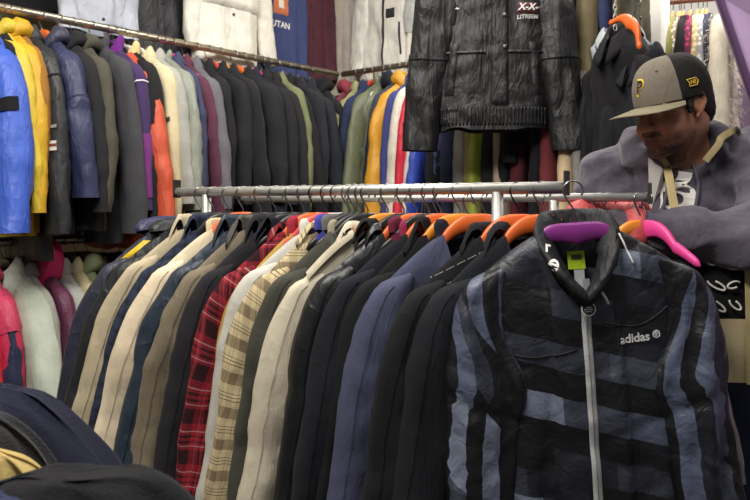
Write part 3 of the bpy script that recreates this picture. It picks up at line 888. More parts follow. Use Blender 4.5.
# red puffer
x, y = rail2(609)
g = hang('puffer_jacket', 'jacket', 'coral red puffer jacket with soft wrinkled collar', ON2, G2, (x, y), RZ2, math.radians(-12), 'black', rr=.0108, hgroup=HG2,
         **{**sm, 'col': '#b0484a', 'finish': 'nylon', 'collar': 'hood', 'ch': .06, 'wr': 1.6, 'zn': -.065, 'nw': .05, 'sw': .12, 'cw': .13, 'hw': .14, 'armw': .09})
x, y = rail2(640)
hang('jacket', 'jacket', 'black jacket with amber hanger between coral and pink hangers', ON2, G2, (x, y), RZ2, math.radians(18), 'amber', rr=.0108, hgroup=HG2,
     **{**sm, 'col': '#232225', 'collar': 'shirt', 'dip': .1, 'nw': .07, 'sw': .14, 'cw': .14, 'hw': .15, 'armw': .09, 'ch': .02})
x, y = rail2(647)
pk = hang('jacket', 'jacket', 'black jacket sliding off its bright pink hanger', ON2, G2, (x, y), RZ2, math.radians(-64), 'pink', rr=.0108, hgroup=HG2, half=.15, wire=WIRE,
     **{**sm, 'col': '#1f1f22', 'collar': None, 'dip': .04, 'nw': .1, 'zn': -.135, 'drop': .05, 'sw': .15, 'cw': .15, 'hw': .15, 'armw': .08, 'L': .34, 'sl': .22, 'flare': 0, 'flare_r': -.1})
x, y = float(R2b[0]) + .03, float(R2b[1]) + .05
# pale coat further back on the same rack
x, y = rail2(601)
hang('coat', 'coat', 'long pale grey coat whose hem shows beside the jeans', ON2, G2, (x, y + .01), RZ2, math.radians(12), 'white', rr=.0108, hgroup=HG2,
     **{**sm, 'col': '#b9b6b2', 'collar': 'shirt', 'L': .95, 'sl': .62, 'sw': .2, 'flare': .05, 'hw': .28, 'flare_r': .22})

# ================================================================== BLACK LEATHER JACKET AND ITS NEIGHBOURS (high bar)
HB0, HB1, HBZ = np.array([-.1, 2.83]), np.array([.9, 2.79]), 2.48
root = thing('display_bar', 'high steel bar holding the black leather jacket up near the ceiling', 'rail')
hv = [(HB0[0], HB0[1], HBZ), ((HB0[0] + HB1[0]) / 2, (HB0[1] + HB1[1]) / 2, HBZ), (HB1[0], HB1[1], HBZ)]
link('bar', make_mesh('bar', *tube(hv, .0125, 12)), STEEL, root)
for p in (hv[0], hv[2]):
    link('drop_rod', make_mesh('drop_rod', *tube([p, (p[0], p[1], HBZ + .3), (p[0], p[1], HCEIL)], .008, 8)), STEEL, root)
LEA = fabric('#1b1a1b', 'leather')
lx, ly = .452, 2.808
lk = dict(nw=.07, sw=.222, zn=-.09, drop=.07, L=.735, cw=.225, hw=.206, T=.05, sT=.05, sl=.745, flare=.06, flare_r=.07, bend=.03, dip=.09, neckT=.045,
          collar='stand', ch=.045, front='zip', zipc=plain('dark_zip', '#151515', .5), amp=.008, wr=1.2, nu=49, nv=70, su=26, snv=70, seed=33, mat=LEA, armw=.165, cuffw=.13)
LJ = hang('leather_jacket', 'jacket', 'large black leather biker jacket with chest print', 'hanging high above the coats', None, (lx, ly), HBZ, math.radians(-4), 'black', rr=.0125, hgroup='hangers on the high bar', half=.2, **lk)
# ribbed waistband, cuffs, pockets, flaps, zips
link('waistband', make_mesh('waistband', *body_arrays(LJ, .87, 1.0, .006, 10)), fabric('#19181a', 'leather'), LJ.root)
parts = []
for i in range(30):
    x0 = -.195 + i * .0134
    z1, z0 = LJ.o['zn'] - LJ.o['L'] + .012, LJ.o['zn'] - LJ.o['L'] + .08
    zs = np.linspace(z0, z1, 8)
    parts.append(tube(np.stack([np.full(8, x0), front_y(LJ, np.full(8, x0), zs) - .007, zs], 1), .0042, 5))
link('waistband_rib', make_mesh('waistband_rib', *merge(parts)), fabric('#19181a', 'leather'), LJ.root)
for sg in (-1, 1):
    s = [c for c in LJ.root.children if c.name.startswith('sleeve')][0 if sg < 0 else 1]
    c_ = link('cuff', make_mesh('cuff', *sleeve_arrays(LJ, sg, .86, 1.0, .006, 10)), fabric('#1c1b1d', 'leather'), s)
    link('elbow_seam', make_mesh('elbow_seam', *sleeve_arrays(LJ, sg, .52, .545, .007, 4)), fabric('#1c1c1f', 'leather'), s)
    link('pocket_welt', make_mesh('pocket_welt', *strip_arrays(LJ, sg * .165, sg * .13, -.50, -.70, .008, 5, 16, sg * .02)), LEA, LJ.root)
    link('chest_seam', make_mesh('chest_seam', *strip_arrays(LJ, sg * .03, sg * .2, -.53, -.545, .007, 16, 4)), LEA, LJ.root)
    zx = sg * .13
    link('chest_zip', make_mesh('chest_zip', *strip_arrays(LJ, zx, zx + sg * .055, -.365, -.373, .006, 8, 3)), STEEL, LJ.root)
link('storm_flap', make_mesh('storm_flap', *strip_arrays(LJ, -.012, .055, -.19, -.74, .010, 9, 50)), LEA, LJ.root)
for z in (-.4, -.3, -.52):
    link('snap', make_mesh('snap', *disc((.04, float(front_y(LJ, .04, z)) - .0105, z), (0, -1, 0), .009, .003)), plain('snap_metal', '#5a5a58', .4, .8), LJ.root)
redp = plain('red_print', '#a8323c', .6)
mk = link('chest_badge', make_mesh('chest_badge', *strip_arrays(LJ, .087, .165, -.352, -.392, .007, 12, 8)), plain('badge_dark_red', '#4a1c22', .7), LJ.root); mk['label'] = 'dark red chest print panel'
V, Fc = text_arrays('X-X-', .036, bold=True, shear=.25)
o = link('chest_lettering', raw_mesh('chest_lettering', on_front(LJ, V, .126, -.371, .010), Fc), whitep, LJ.root); o['label'] = 'white lettering on the chest'
V, Fc = text_arrays('LITREEM', .021, bold=True)
o = link('chest_lettering', raw_mesh('chest_lettering', on_front(LJ, V, .126, -.407, .003), Fc), plain('grey_print2', '#b5b5b3', .6), LJ.root); o['label'] = 'grey lettering below the chest print'
# neighbours on a second high bar further back
GH = 'jackets on the rear high bar'
K0, K1 = np.array([.44, 3.12]), np.array([1.07, 3.0])
root = thing('display_bar', 'second high steel bar behind the leather jacket with the khaki jacket', 'rail')
hv = [(K0[0], K0[1], HBZ), ((K0[0] + K1[0]) / 2, (K0[1] + K1[1]) / 2, HBZ), (K1[0], K1[1], HBZ)]
link('bar', make_mesh('bar', *tube(hv, .0125, 12)), STEEL, root)
for p in (hv[0], hv[2]):
    link('drop_rod', make_mesh('drop_rod', *tube([p, (p[0], p[1], HBZ + .3), (p[0], p[1], HCEIL)], .008, 8)), STEEL, root)
hb = lambda t: K0 + (K1 - K0) * t
nk = dict(hgroup='hangers on the rear high bar', nu=25, nv=30, snv=40, collar='shirt', sw=.2)
hang('coat', 'coat', 'long black coat tucked behind the leather jacket', 'on the rear high bar', GH, hb(.5), HBZ, math.radians(30), 'black', **{**nk, 'col': '#161618', 'L': .92, 'sl': .8, 'flare': .02, 'T': .03, 'sT': .03})
hang('jacket', 'jacket', 'khaki olive jacket with buttoned cuff beside the leather one', 'on the rear high bar', GH, hb(.84), HBZ, math.radians(52), 'black', **{**nk, 'col': '#6a6148', 'L': .66, 'sl': .68, 'flare': .03, 'T': .03, 'sT': .035, 'cuff': '#5a5340'})
hang('jacket', 'jacket', 'navy jacket with long sleeve beside the khaki one', 'on the rear high bar', GH, hb(.91), HBZ, math.radians(56), 'black', **{**nk, 'col': '#2b3150', 'L': .62, 'sl': .62, 'flare': .02, 'T': .025, 'sT': .026})
hang('jacket', 'jacket', 'dark olive jacket closing the rear high bar row', 'on the rear high bar', GH, hb(.975), HBZ, math.radians(60), 'black', **{**nk, 'col': '#4c4734', 'L': .62, 'sl': .62, 'flare': .02, 'T': .025, 'sT': .026})
# ================================================================== LONG WALL, BACK WALL, LOW RAIL, DISPLAY ROW
GU = 'garments on the long wall rail'; GB = 'garments on the back wall rail'; GLo = 'garments on the low rail'; GT = 'garments in the top display row'
TL = math.atan2(-.643, .766)            # garment plane on the long wall: local +x points into the aisle
TB = math.atan2(.766, .643)             # on the back wall: local -x points into the room
wl = dict(nu=21, nv=24, su=14, snv=26, T=.03, sT=.034, L=.70, sl=.55, flare=.09, flare_r=.11, amp=.007, dip=.08, drop=.08, ch=.035, cuffw=.1, armw=.15)
long_items = [
    # px of hook, name, description, hanger, kw
    (-22, 'ski_jacket', 'bright blue ski jacket with a black sleeve patch', 'black', dict(col='#3858b4', finish='nylon', collar='stand', colf='#c9ccd4', ch=.06, sw=.22, flare_r=.2, sT=.05, L=.66, sl=.58, drop=.11)),
    (-10, 'jacket', 'black jacket squeezed behind the bright blue ski jacket', 'black', dict(col='#26262a', collar='shirt', L=.7)),
    (-8, 'jacket', 'lemon yellow jacket with big soft collar', 'black', dict(col='#c4a92f', finish='nylon', collar='hood', ch=.035, sw=.205)),
    (3, 'jacket', 'golden yellow jacket with folded collar', 'orange', dict(col='#c2971f', finish='nylon', collar='hood', ch=.04)),
    (9, 'jacket', 'caramel brown jacket behind the golden yellow one', 'pink', dict(col='#8f652c', collar='shirt', sw=.195)),
    (20, 'parka', 'black parka with round badge on its sleeve', 'pink', dict(col='#2b2d30', finish='nylon', collar='shirt', sw=.21, L=.8, sl=.62)),
    (42, 'hooded_jacket', 'indigo blue hooded jacket with sleeve seam', 'orange', dict(col='#2f3252', finish='nylon', collar='hood', colf='#34364a', ch=.04, sw=.21, sT=.045, flare_r=.12, sl=.5)),
    (60, 'jacket', 'charcoal jacket after the indigo one', 'white', dict(col='#2c2c2e', collar='hood', ch=.035)),
    (73, 'jacket', 'olive grey jacket with soft hood', 'tan', dict(col='#4c4a40', collar='hood', ch=.035, sw=.195)),
    (92, 'coat', 'dark grey wool coat before the purple fleece', 'orange', dict(col='#444448', finish='wool', collar='stand', ch=.05, sw=.21, L=.74, sl=.58)),
    (107, 'fleece_jacket', 'purple and magenta fleece with bright collar', 'black', dict(col='#43335a', finish='wool', collar='stand', colf='#6c2c80', ch=.06, sw=.21)),
    (115, 'jacket', 'orange red jacket hanging below the purple fleece', 'black', dict(col='#bf4e30', finish='nylon', collar=None, sw=.195, L=.74, sl=.64, flare_r=.14)),
    (125, 'jacket', 'black jacket with cream collar next to the purple fleece', 'white', dict(col='#28282a', collar='stand', colf='#d6c48c', ch=.05, sw=.205)),
    (136, 'jacket', 'cream jacket with a small green badge', 'white', dict(col='#cabc98', collar='shirt', sw=.2)),
    (146, 'jacket', 'light grey jacket beside the cream badge one', 'black', dict(col='#9d9d95', collar='shirt', sw=.195)),
    (157, 'jacket', 'sage grey nylon jacket with bulging elbow', 'black', dict(col='#888c80', finish='nylon', collar='stand', sw=.21, wr=1.5, flare_r=.1)),
    (164, 'jacket', 'faded navy jacket sliver before the maroon one', 'black', dict(col='#3c4059', collar='shirt', sw=.195)),
    (172, 'jacket', 'maroon jacket between navy and grey', 'pink', dict(col='#573040', collar='shirt', sw=.2)),
    (184, 'coat', 'mid grey coat with rounded shoulder', 'orange', dict(col='#66646a', finish='wool', collar='shirt', sw=.21)),
    (196, 'jacket', 'jet black jacket just past the mid grey coat', 'black', dict(col='#27272a', collar='shirt')),
    (208, 'jacket', 'soft black jacket with red hanger hook', 'red', dict(col='#2a2a2d', collar='shirt')),
    (220, 'coat', 'black coat with amber hanger showing at its neck', 'amber', dict(col='#2d2d30', collar='shirt', finish='wool')),
    (234, 'coat', 'black coat with flap pocket halfway along the rail', 'orange', dict(col='#29292c', collar='shirt', sw=.21)),
    (243, 'jacket', 'blue black jacket with tan hanger', 'tan', dict(col='#2b2e3a', collar='shirt')),
    (252, 'coat', 'black coat with pink hanger', 'pink', dict(col='#28282b', collar='shirt')),
    (262, 'coat', 'black coat just before the moss green sleeve', 'black', dict(col='#2c2c2e', collar='shirt')),
    (268, 'jacket', 'moss green jacket sliver among the black coats', 'black', dict(col='#6d7352', collar='shirt', sw=.205)),
    (277, 'coat', 'black coat with orange hanger just past the moss green sliver', 'orange', dict(col='#252528', collar='shirt')),
    (288, 'coat', 'washed black coat near the room corner', 'black', dict(col='#303036', collar='shirt', finish='wool')),
    (299, 'coat', 'slate black coat next to the room corner', 'black', dict(col='#2c3038', collar='shirt')),
    (310, 'coat', 'last black coat of the long rail, in the corner', 'black', dict(col='#252527', collar='hood', ch=.04)),
]
LG = {}
for i, (px, nm, sd, hc, kw) in enumerate(long_items):
    p = on_line(C0, LW, px)
    k = {**wl, **kw}; k.setdefault('sw', .2)
    for a_, lo_, hi_ in () if i < 9 else (('sl', .88, 1.1), ('L', .92, 1.06), ('flare_r', .4, 1.2), ('sw', .95, 1.06), ('drop', .85, 1.25)): k[a_] *= random.uniform(lo_, hi_)
    k['bend'] = random.uniform(-.02, .05)
    cat = 'coat' if nm == 'coat' else 'jacket'
    LG[i] = hang(nm, cat, sd, 'on the long wall rail', GU, p, RZU, TL + math.radians(random.uniform(-6, 6) * (i > 8)), hc, rr=RRW, hgroup='hangers on the long wall rail', front='button' if i % 3 else 'zip', seed=200 + 5 * i, **k)
def sleeve_patch(g, t0, t1, hexc, nm, lab, w=(.55, 1.0), th=.002, sg=1, finish='cloth'):
    """a patch following the outer sleeve"""
    v, f, uv = sleeve_arrays(g, sg, t0, t1, th, 8)
    n = len(v) // 8; m = g.o['su'] // 2 + 1
    P = v.reshape(8, n, 3)
    i0 = int(round((m - 1) * w[0])); i1 = int(round((m - 1) * w[1])) + 1 if w[1] < 1 else m + int((n - m) * (1 - w[0]))
    vv, ff = loft(P[:, i0:i1], closed=False)
    s = [c for c in g.root.children if c.name.startswith('sleeve')][1 if sg > 0 else 0]
    o = link(nm, make_mesh(nm, vv, ff), fabric(hexc, finish), s); o['label'] = lab
    return o
sleeve_patch(LG[0], .30, .37, '#15161a', 'sleeve_patch', 'black square sleeve patch', (.3, .97))
sleeve_patch(LG[5], .52, .57, '#d8d4cc', 'sleeve_badge', 'white and red sleeve badge', (.5, .85))
sleeve_patch(LG[5], .535, .55, '#7a3a34', 'badge_print', 'reddish badge print', (.6, .8), .003)
sleeve_patch(LG[5], .44, .455, '#8c8c88', 'snap', 'grey snap button', (.62, .8), .003)
sleeve_patch(LG[13], .36, .385, '#2c4a30', 'badge', 'small dark green badge', (.5, .8))
sleeve_patch(LG[10], .5, .92, '#743a7a', 'lower_sleeve', 'magenta lower sleeve', (.0, 1), .0025, finish='wool')
sleeve_patch(LG[10], .16, .168, '#d8d0dc', 'piping', 'pale sleeve piping', (.55, 1), .003)
sleeve_patch(LG[5], .2, .206, '#17181a', 'sleeve_seam', 'dark sleeve seam', (.3, 1), .003)
sleeve_patch(LG[6], .3, .306, '#26284a', 'sleeve_seam', 'dark sleeve seam', (.3, 1), .003)

back_items = [
    (358, 'jacket', 'wine red jacket with grey hood in the corner', 'red', dict(col='#63303a', collar='hood', colf='#7d333e', ch=.04)),
    (367, 'jacket', 'pale olive jacket beside the corner', 'black', dict(col='#868660', collar='shirt', finish='nylon')),
    (375, 'jacket', 'navy blue jacket between two olive ones', 'red', dict(col='#2b3350', collar='shirt', sl=.5)),
    (386, 'jacket', 'deep olive jacket with high collar', 'black', dict(col='#63684f', collar='stand', ch=.06, finish='nylon', sw=.21)),
    (393, 'jacket', 'grey olive nylon jacket', 'white', dict(col='#6d7260', collar='stand', finish='nylon')),
    (402, 'jacket', 'ink navy jacket beside the mustard one', 'black', dict(col='#282b3a', collar='hood', ch=.05)),
    (409, 'jacket', 'grey navy jacket squeezed behind the mustard one', 'orange', dict(col='#3a3e4a', collar='shirt', sl=.5)),
    (415, 'jacket', 'mustard orange rain jacket', 'orange', dict(col='#cd932a', collar='hood', ch=.045, finish='nylon', sw=.215, wr=1.6, sT=.045, flare=.12)),
    (423, 'jacket', 'indigo jacket behind the mustard one', 'orange', dict(col='#3d4178', collar='shirt')),
    (431, 'jacket', 'cream nylon jacket with pink red collar', 'orange', dict(col='#d3ccbd', collar='stand', colf='#c63a52', ch=.06, finish='nylon', sw=.21, flare=.1)),
    (438, 'jacket', 'scarlet red jacket beside the cream nylon one', 'orange', dict(col='#c4213a', collar='stand', ch=.05, finish='nylon')),
    (444, 'jacket', 'royal blue jacket beside the scarlet one', 'black', dict(col='#2f45a6', collar='stand', ch=.04, finish='nylon')),
    (451, 'jacket', 'off white jacket partly behind the leather cuff', 'black', dict(col='#cfccc0', collar='shirt', finish='nylon')),
    (459, 'jacket', 'black jacket under the leather cuff', 'black', dict(col='#222226', collar='shirt', flare=.1)),
    (467, 'jacket', 'dusty blue jacket under the leather jacket', 'black', dict(col='#424670', collar='shirt')),
    (477, 'jacket', 'dark navy jacket under the leather waistband', 'black', dict(col='#262b40', collar='shirt', flare=.09)),
    (490, 'jacket', 'stone grey jacket under the leather waistband', 'black', dict(col='#8d8a82', collar='shirt')),
    (497, 'jacket', 'olive tan jacket beside the lime green one', 'black', dict(col='#938a58', collar='shirt')),
    (507, 'jacket', 'lime green jacket under the leather jacket', 'black', dict(col='#97a63c', collar='shirt', finish='nylon', flare=.1)),
    (518, 'jacket', 'black jacket beside the lime green one', 'black', dict(col='#202022', collar='shirt')),
    (527, 'jacket', 'tan jacket sliver between two black ones', 'black', dict(col='#9c8d78', collar='shirt')),
    (538, 'jacket', 'black jacket after the tan sliver', 'black', dict(col='#232326', collar='shirt')),
    (551, 'jacket', 'dark maroon jacket under the leather jacket', 'black', dict(col='#4d2027', collar='shirt')),
    (563, 'jacket', 'black jacket between two maroon ones', 'black', dict(col='#1d1c1f', collar='shirt')),
    (575, 'jacket', 'brick maroon jacket near the beige one', 'black', dict(col='#642a2e', collar='shirt')),
    (590, 'coat', 'beige coat near the end of the back rail', 'black', dict(col='#b7a280', collar='shirt', sw=.21, flare=.1)),
    (602, 'jacket', 'grey jacket next to the beige coat', 'black', dict(col='#77746e', collar='shirt', sl=.5, L=.6)),
    (614, 'coat', 'black coat at the end of the back rail', 'black', dict(col='#1f1f22', collar='shirt', sw=.21, flare=.1)),
]
for i, (px, nm, sd, hc, kw) in enumerate(back_items):
    p = on_line(C0, BW, px)
    k = {**wl, 'L': .78, 'sl': .68, 'flare': .08, 'T': .026, 'sT': .03, **kw}; k.setdefault('sw', .2)
    for a_, lo_, hi_ in (('sl', .9, 1.08), ('L', .94, 1.05), ('flare', .7, 1.6), ('sw', .95, 1.06), ('drop', .9, 1.3)): k[a_] *= random.uniform(lo_, hi_)
    k['bend'] = random.uniform(-.02, .05)
    hang(nm, 'coat' if nm == 'coat' else 'jacket', sd, 'on the back wall rail', GB, p, RZU, TB + math.radians(random.uniform(-6, 6)), hc, rr=RRW, hgroup='hangers on the back wall rail', front='button' if i % 3 else 'zip', seed=400 + 5 * i, **k)

low_items = [
    (-42, 'jacket', 'scarlet jacket at the edge', 'black', dict(col='#c22a38', collar='shirt', finish='nylon')),
    (-22, 'ski_jacket', 'navy ski jacket with raspberry shoulders', 'black', dict(col='#c03a5a', smat='#c03a5a', collar='stand', finish='nylon', sw=.21)),
    (-21, 'jacket', 'raspberry pink jacket under the ski jacket', 'black', dict(col='#b62b4e', collar='shirt', finish='nylon', sl=.7)),
    (5, 'coat', 'long pale mint coat', 'black', dict(col='#bac2b2', collar='shirt', ch=.05, sw=.22, L=.8, sl=.68, flare_r=.26, sT=.05, amp=.012, T=.05)),
    (16, 'jacket', 'ash white jacket behind the mint coat', 'black', dict(col='#a3a39a', collar='shirt')),
    (34, 'jacket', 'plum jacket with bright pink hood', 'black', dict(col='#5c2a44', collar='hood', colf='#d92f6c', ch=.09, finish='nylon')),
    (51, 'jacket', 'light grey jacket with white collar', 'black', dict(col='#a9a8a2', collar='shirt', sw=.19)),
    (63, 'jacket', 'straw beige jacket with long sleeve', 'black', dict(col='#c0b48d', collar='shirt', sw=.21, flare_r=.12, sl=.7)),
    (76, 'jacket', 'olive green jacket with soft collar', 'black', dict(col='#71785a', collar='hood', ch=.04)),
    (88, 'jacket', 'grey brown jacket beside the navy jacket of the near rack', 'black', dict(col='#5e564c', collar='shirt')),
    (104, 'jacket', 'dark brown jacket half hidden by the near rack', 'black', dict(col='#3d3029', collar='shirt')),
    (120, 'jacket', 'rust jacket deep behind the near rack', 'black', dict(col='#6b3a28', collar='shirt')),
]
for i, (px, nm, sd, hc, kw) in enumerate(low_items):
    p = on_line(C0, LW, px)
    kw = dict(kw)
    if isinstance(kw.get('smat'), str): kw['smat'] = fabric('#262a44', 'nylon')
    k = {**wl, 'flare_r': .12, **kw}; k.setdefault('sw', .2)
    g = hang(nm, 'coat' if nm == 'coat' else 'jacket', sd, 'on the low rail', GLo, p, RZL, TL + math.radians(random.uniform(-3, 3)), hc, rr=RRW, hgroup='hangers on the low rail', front='button', seed=600 + 5 * i, **k)
    if i == 1: sleeve_patch(g, .0, .22, '#c03a5a', 'shoulder_panel', 'raspberry red shoulder', (0, 1), .003, finish='nylon')
    if i == 1: sleeve_patch(g, .62, 1.0, '#c03a5a', 'lower_sleeve', 'raspberry red lower sleeve', (0, 1), .003, finish='nylon')
    if i == 3:
        link('side_zip', make_mesh('side_zip', *strip_arrays(g, .20, .206, -.2, -.82, .004, 3, 30)), ZIPM, g.root)

# ---- top display row: garments hung flat, facing the aisle
TLF = math.atan2(-.643, .766) + PI / 2          # front (-y local) faces the aisle from the long wall
TLF = math.atan2(.766, .643)                    # local x along the wall away from us, front faces aisle
TBF = math.atan2(-.643, .766)
fl = dict(nu=33, nv=36, su=16, snv=36, T=.032, sT=.03, amp=.008, dip=.07, flare=-.01, flare_r=-.01, sl=.6, wr=1.0)
top_items = [
    ('L', 38, 'jacket', 'black fluffy jacket', dict(col='#202022', finish='wool', L=.60, sl=.56, off=.22)),
    ('L', 97, 'jacket', 'light blue grey jacket with drawcord hem', dict(col='#a6abb6', finish='nylon', L=.68, hem='#8f95a0', sl=.62, sw=.115, cw=.12, hw=.125, off=.12, flare=-.03, flare_r=-.03, armw=.08)),
    ('L', 158, 'jacket', 'big black jacket with a small red mark', dict(col='#303034', finish='nylon', L=.7, sl=.66, sw=.15, cw=.16, hw=.17, off=.2, flare_r=.05, armw=.1)),
    ('L', 226, 'anorak', 'puffy white anorak with wide front flap', dict(col='#d6d3c6', finish='nylon', L=.72, sl=.6, sw=.17, cw=.185, hw=.19, T=.05, flare_r=.09, armw=.11, off=.10)),
    ('L', 277, 'sweatshirt', 'blue sweatshirt with orange crest and white letters', dict(col='#3c456c', L=.72, sl=.74, sw=.13, cw=.14, hw=.145, armw=.09, collar='stand', front=None, off=.18)),
    ('L', 306, 'jacket', 'maroon jacket sliver', dict(col='#5d3440', L=.66, sl=.6, sw=.16, cw=.17, hw=.17, off=.24)),
    ('L', 325, 'jacket', 'black jacket in the room corner', dict(col='#2a2a2d', L=.7, sl=.62, sw=.17, cw=.18, hw=.19, off=.29)),
    ('B', 356, 'jacket', 'ivory zip jacket with dark breast tab', dict(col='#cfc9ba', L=.74, sl=.7, sw=.2, cw=.21, hw=.22, front='zip', off=.24)),
    ('B', 388, 'jacket', 'ivory ski jacket with black zip and grey sleeve', dict(col='#d3d0c6', finish='nylon', L=.74, sl=.6, sw=.18, cw=.2, hw=.2, front='zip', off=.14)),
    ('B', 414, 'jacket', 'sage olive jacket next to the leather sleeve', dict(col='#7c8068', L=.76, sl=.7, sw=.16, cw=.16, hw=.17, off=.27)),
]
for i, (wsd, px, nm, sd, kw) in enumerate(top_items):
    base, dr, nrm, rz = (C0, LW, NL, TLF) if wsd == 'L' else (C0, BW, NB, TBF)
    kw = dict(kw); p = on_line(base + nrm * kw.pop('off'), dr, px)
    k = {**fl, **kw}
    ex = {}
    if sd.startswith('ivory ski'): k['zipc'] = plain('black_zip', '#191919', .6)
    drop_ = RZT
    g = hang(nm, 'sweatshirt' if nm == 'sweatshirt' else 'jacket', sd, 'in the top display row', GT, p, drop_, rz, 'black', rr=RRW, hgroup='hangers in the top display row', seed=800 + 5 * i, **k)
    zh = g.o['zn'] - g.o['L']
    if nm == 'anorak':
        V_ = strip_arrays(g, -.215, .215, zh + .28, zh + .235, .022, 24, 8)
        f_ = link('front_flap', make_mesh('front_flap', *strip_arrays(g, -.165, .165, zh + .5, zh + .27, .02, 30, 14)), fabric('#d6d3c6', 'nylon'), g.root)
    if nm == 'sweatshirt':
        V, Fc = text_arrays('UTAN', .045, bold=True)
        o = link('lettering', raw_mesh('lettering', on_front(g, V, .0, zh + .285, .004), Fc), whitep, g.root); o['label'] = 'white letters below the crest'
        v = strip_arrays(g, -.05, .05, zh + .45, zh + .34, .004, 10, 10)
        o = link('crest', make_mesh('crest', *v), plain('crest_orange', '#b8683e', .7), g.root); o['label'] = 'orange crest'
        v = strip_arrays(g, -.025, .025, zh + .42, zh + .365, .006, 8, 8)
        link('crest_centre', make_mesh('crest_centre', *v), plain('crest_cream', '#d9cdb8', .7), o)
    if 'red mark' in sd:
        o = link('chest_mark', make_mesh('chest_mark', *strip_arrays(g, .11, .17, zh + .335, zh + .31, .004, 8, 4)), redp, g.root); o['label'] = 'small red mark'
    if sd.startswith('ivory zip'):
        o = link('breast_tab', make_mesh('breast_tab', *strip_arrays(g, .09, .115, zh + .36, zh + .29, .005, 4, 8)), plain('tab_black', '#1d1d1f', .6), g.root); o['label'] = 'black breast tab'
        link('snap', make_mesh('snap', *disc((.07, float(front_y(g, .07, zh + .1)) - .004, zh + .1), (0, -1, 0), .008, .003)), plain('tab_black', '#1d1d1f', .6), g.root)
    if sd.startswith('ivory ski'):
        o = link('breast_tab', make_mesh('breast_tab', *strip_arrays(g, .02, .075, zh + .40, zh + .35, .005, 5, 6)), plain('tab_black', '#1d1d1f', .6), g.root); o['label'] = 'black breast tab'
        for zz in (.24,):
            link('pocket_zip', make_mesh('pocket_zip', *strip_arrays(g, .10, .112, zh + zz + .08, zh + zz - .09, .005, 3, 10, .01)), plain('tab_black', '#1d1d1f', .6), g.root)
        s = [c for c in g.root.children if c.name.startswith('sleeve')][1]
        o = link('upper_sleeve', make_mesh('upper_sleeve', *sleeve_arrays(g, 1, .0, .72, .004, 24)), fabric('#aeb0ae', 'nylon'), s); o['label'] = 'grey upper sleeve'

# ---- garments on a wall hook beside the opening
hk = np.array([.862, 2.62])
root = thing('wall_hook', 'steel chain hook on the cream wall holding the black hooded coat', 'hook', (hk[0], hk[1], 2.16))
pts = np.array([(0, .24, .02), (0, .1, .035), (0, .0, .03), (0, -.02, .0), (0, 0, -.02), (0, .02, -.012)])
link('arm', make_mesh('arm', *tube(crv(np.linspace(0, 1, 24), np.linspace(0, 1, 6), pts), .005, 8)), STEEL, root)
for i in range(8):
    a = np.linspace(0, 2 * PI, 17)
    ring = np.stack([(.006 * np.cos(a)) if i % 2 else 0 * a, 0 * a if i % 2 else .006 * np.cos(a), -.03 - i * .018 + .0125 * np.sin(a)], 1)
    link('chain_link', make_mesh('chain_link', *tube(ring, .0017, 6, caps=False)), STEEL, root)
kh = dict(nu=33, nv=40, su=18, snv=40, T=.045, sT=.045, amp=.014, L=.82, sl=.72, flare=.04, flare_r=.05)
hang('jacket', 'jacket', 'pale blue grey jacket behind the black hooded coat', 'on the wall hook', None, hk + (.06, .12), 2.10, math.radians(-20), None, **{**kh, 'col': '#9ea3a6', 'L': .35, 'sleeves': False, 'sw': .11, 'cw': .115, 'hw': .12, 'nw': .05, 'collar': 'shirt', 'T': .03, 'drop': .05})
g = hang('coat', 'coat', 'long black hooded coat', 'on the wall hook by the opening', None, hk + (.01, -.02), 1.99, math.radians(-72), None, **{**kh, 'nw': .05, 'col': '#19181b', 'collar': 'shirt', 'ch': .04, 'sw': .17, 'L': .92, 'flare': .02, 'flare_r': .08, 'zn': -.0, 'drop': .13})
g = hang('jacket', 'jacket', 'dark slate jacket in front of the black hooded coat', 'on the wall hook', None, hk + (.05, -.12), 1.89, math.radians(-68), None, **{**kh, 'nw': .05, 'col': '#1f2128', 'collar': 'shirt', 'sw': .12, 'cw': .13, 'hw': .15, 'armw': .1, 'L': .75, 'zn': -.0, 'drop': .11, 'flare': .02, 'flare_r': .0})
hanger('orange', 'orange plastic hanger dangling empty from the wall hook', (hk[0] + .0, hk[1] - .24, 2.03), (0, math.radians(38), math.radians(-70)), None, .006, .1)
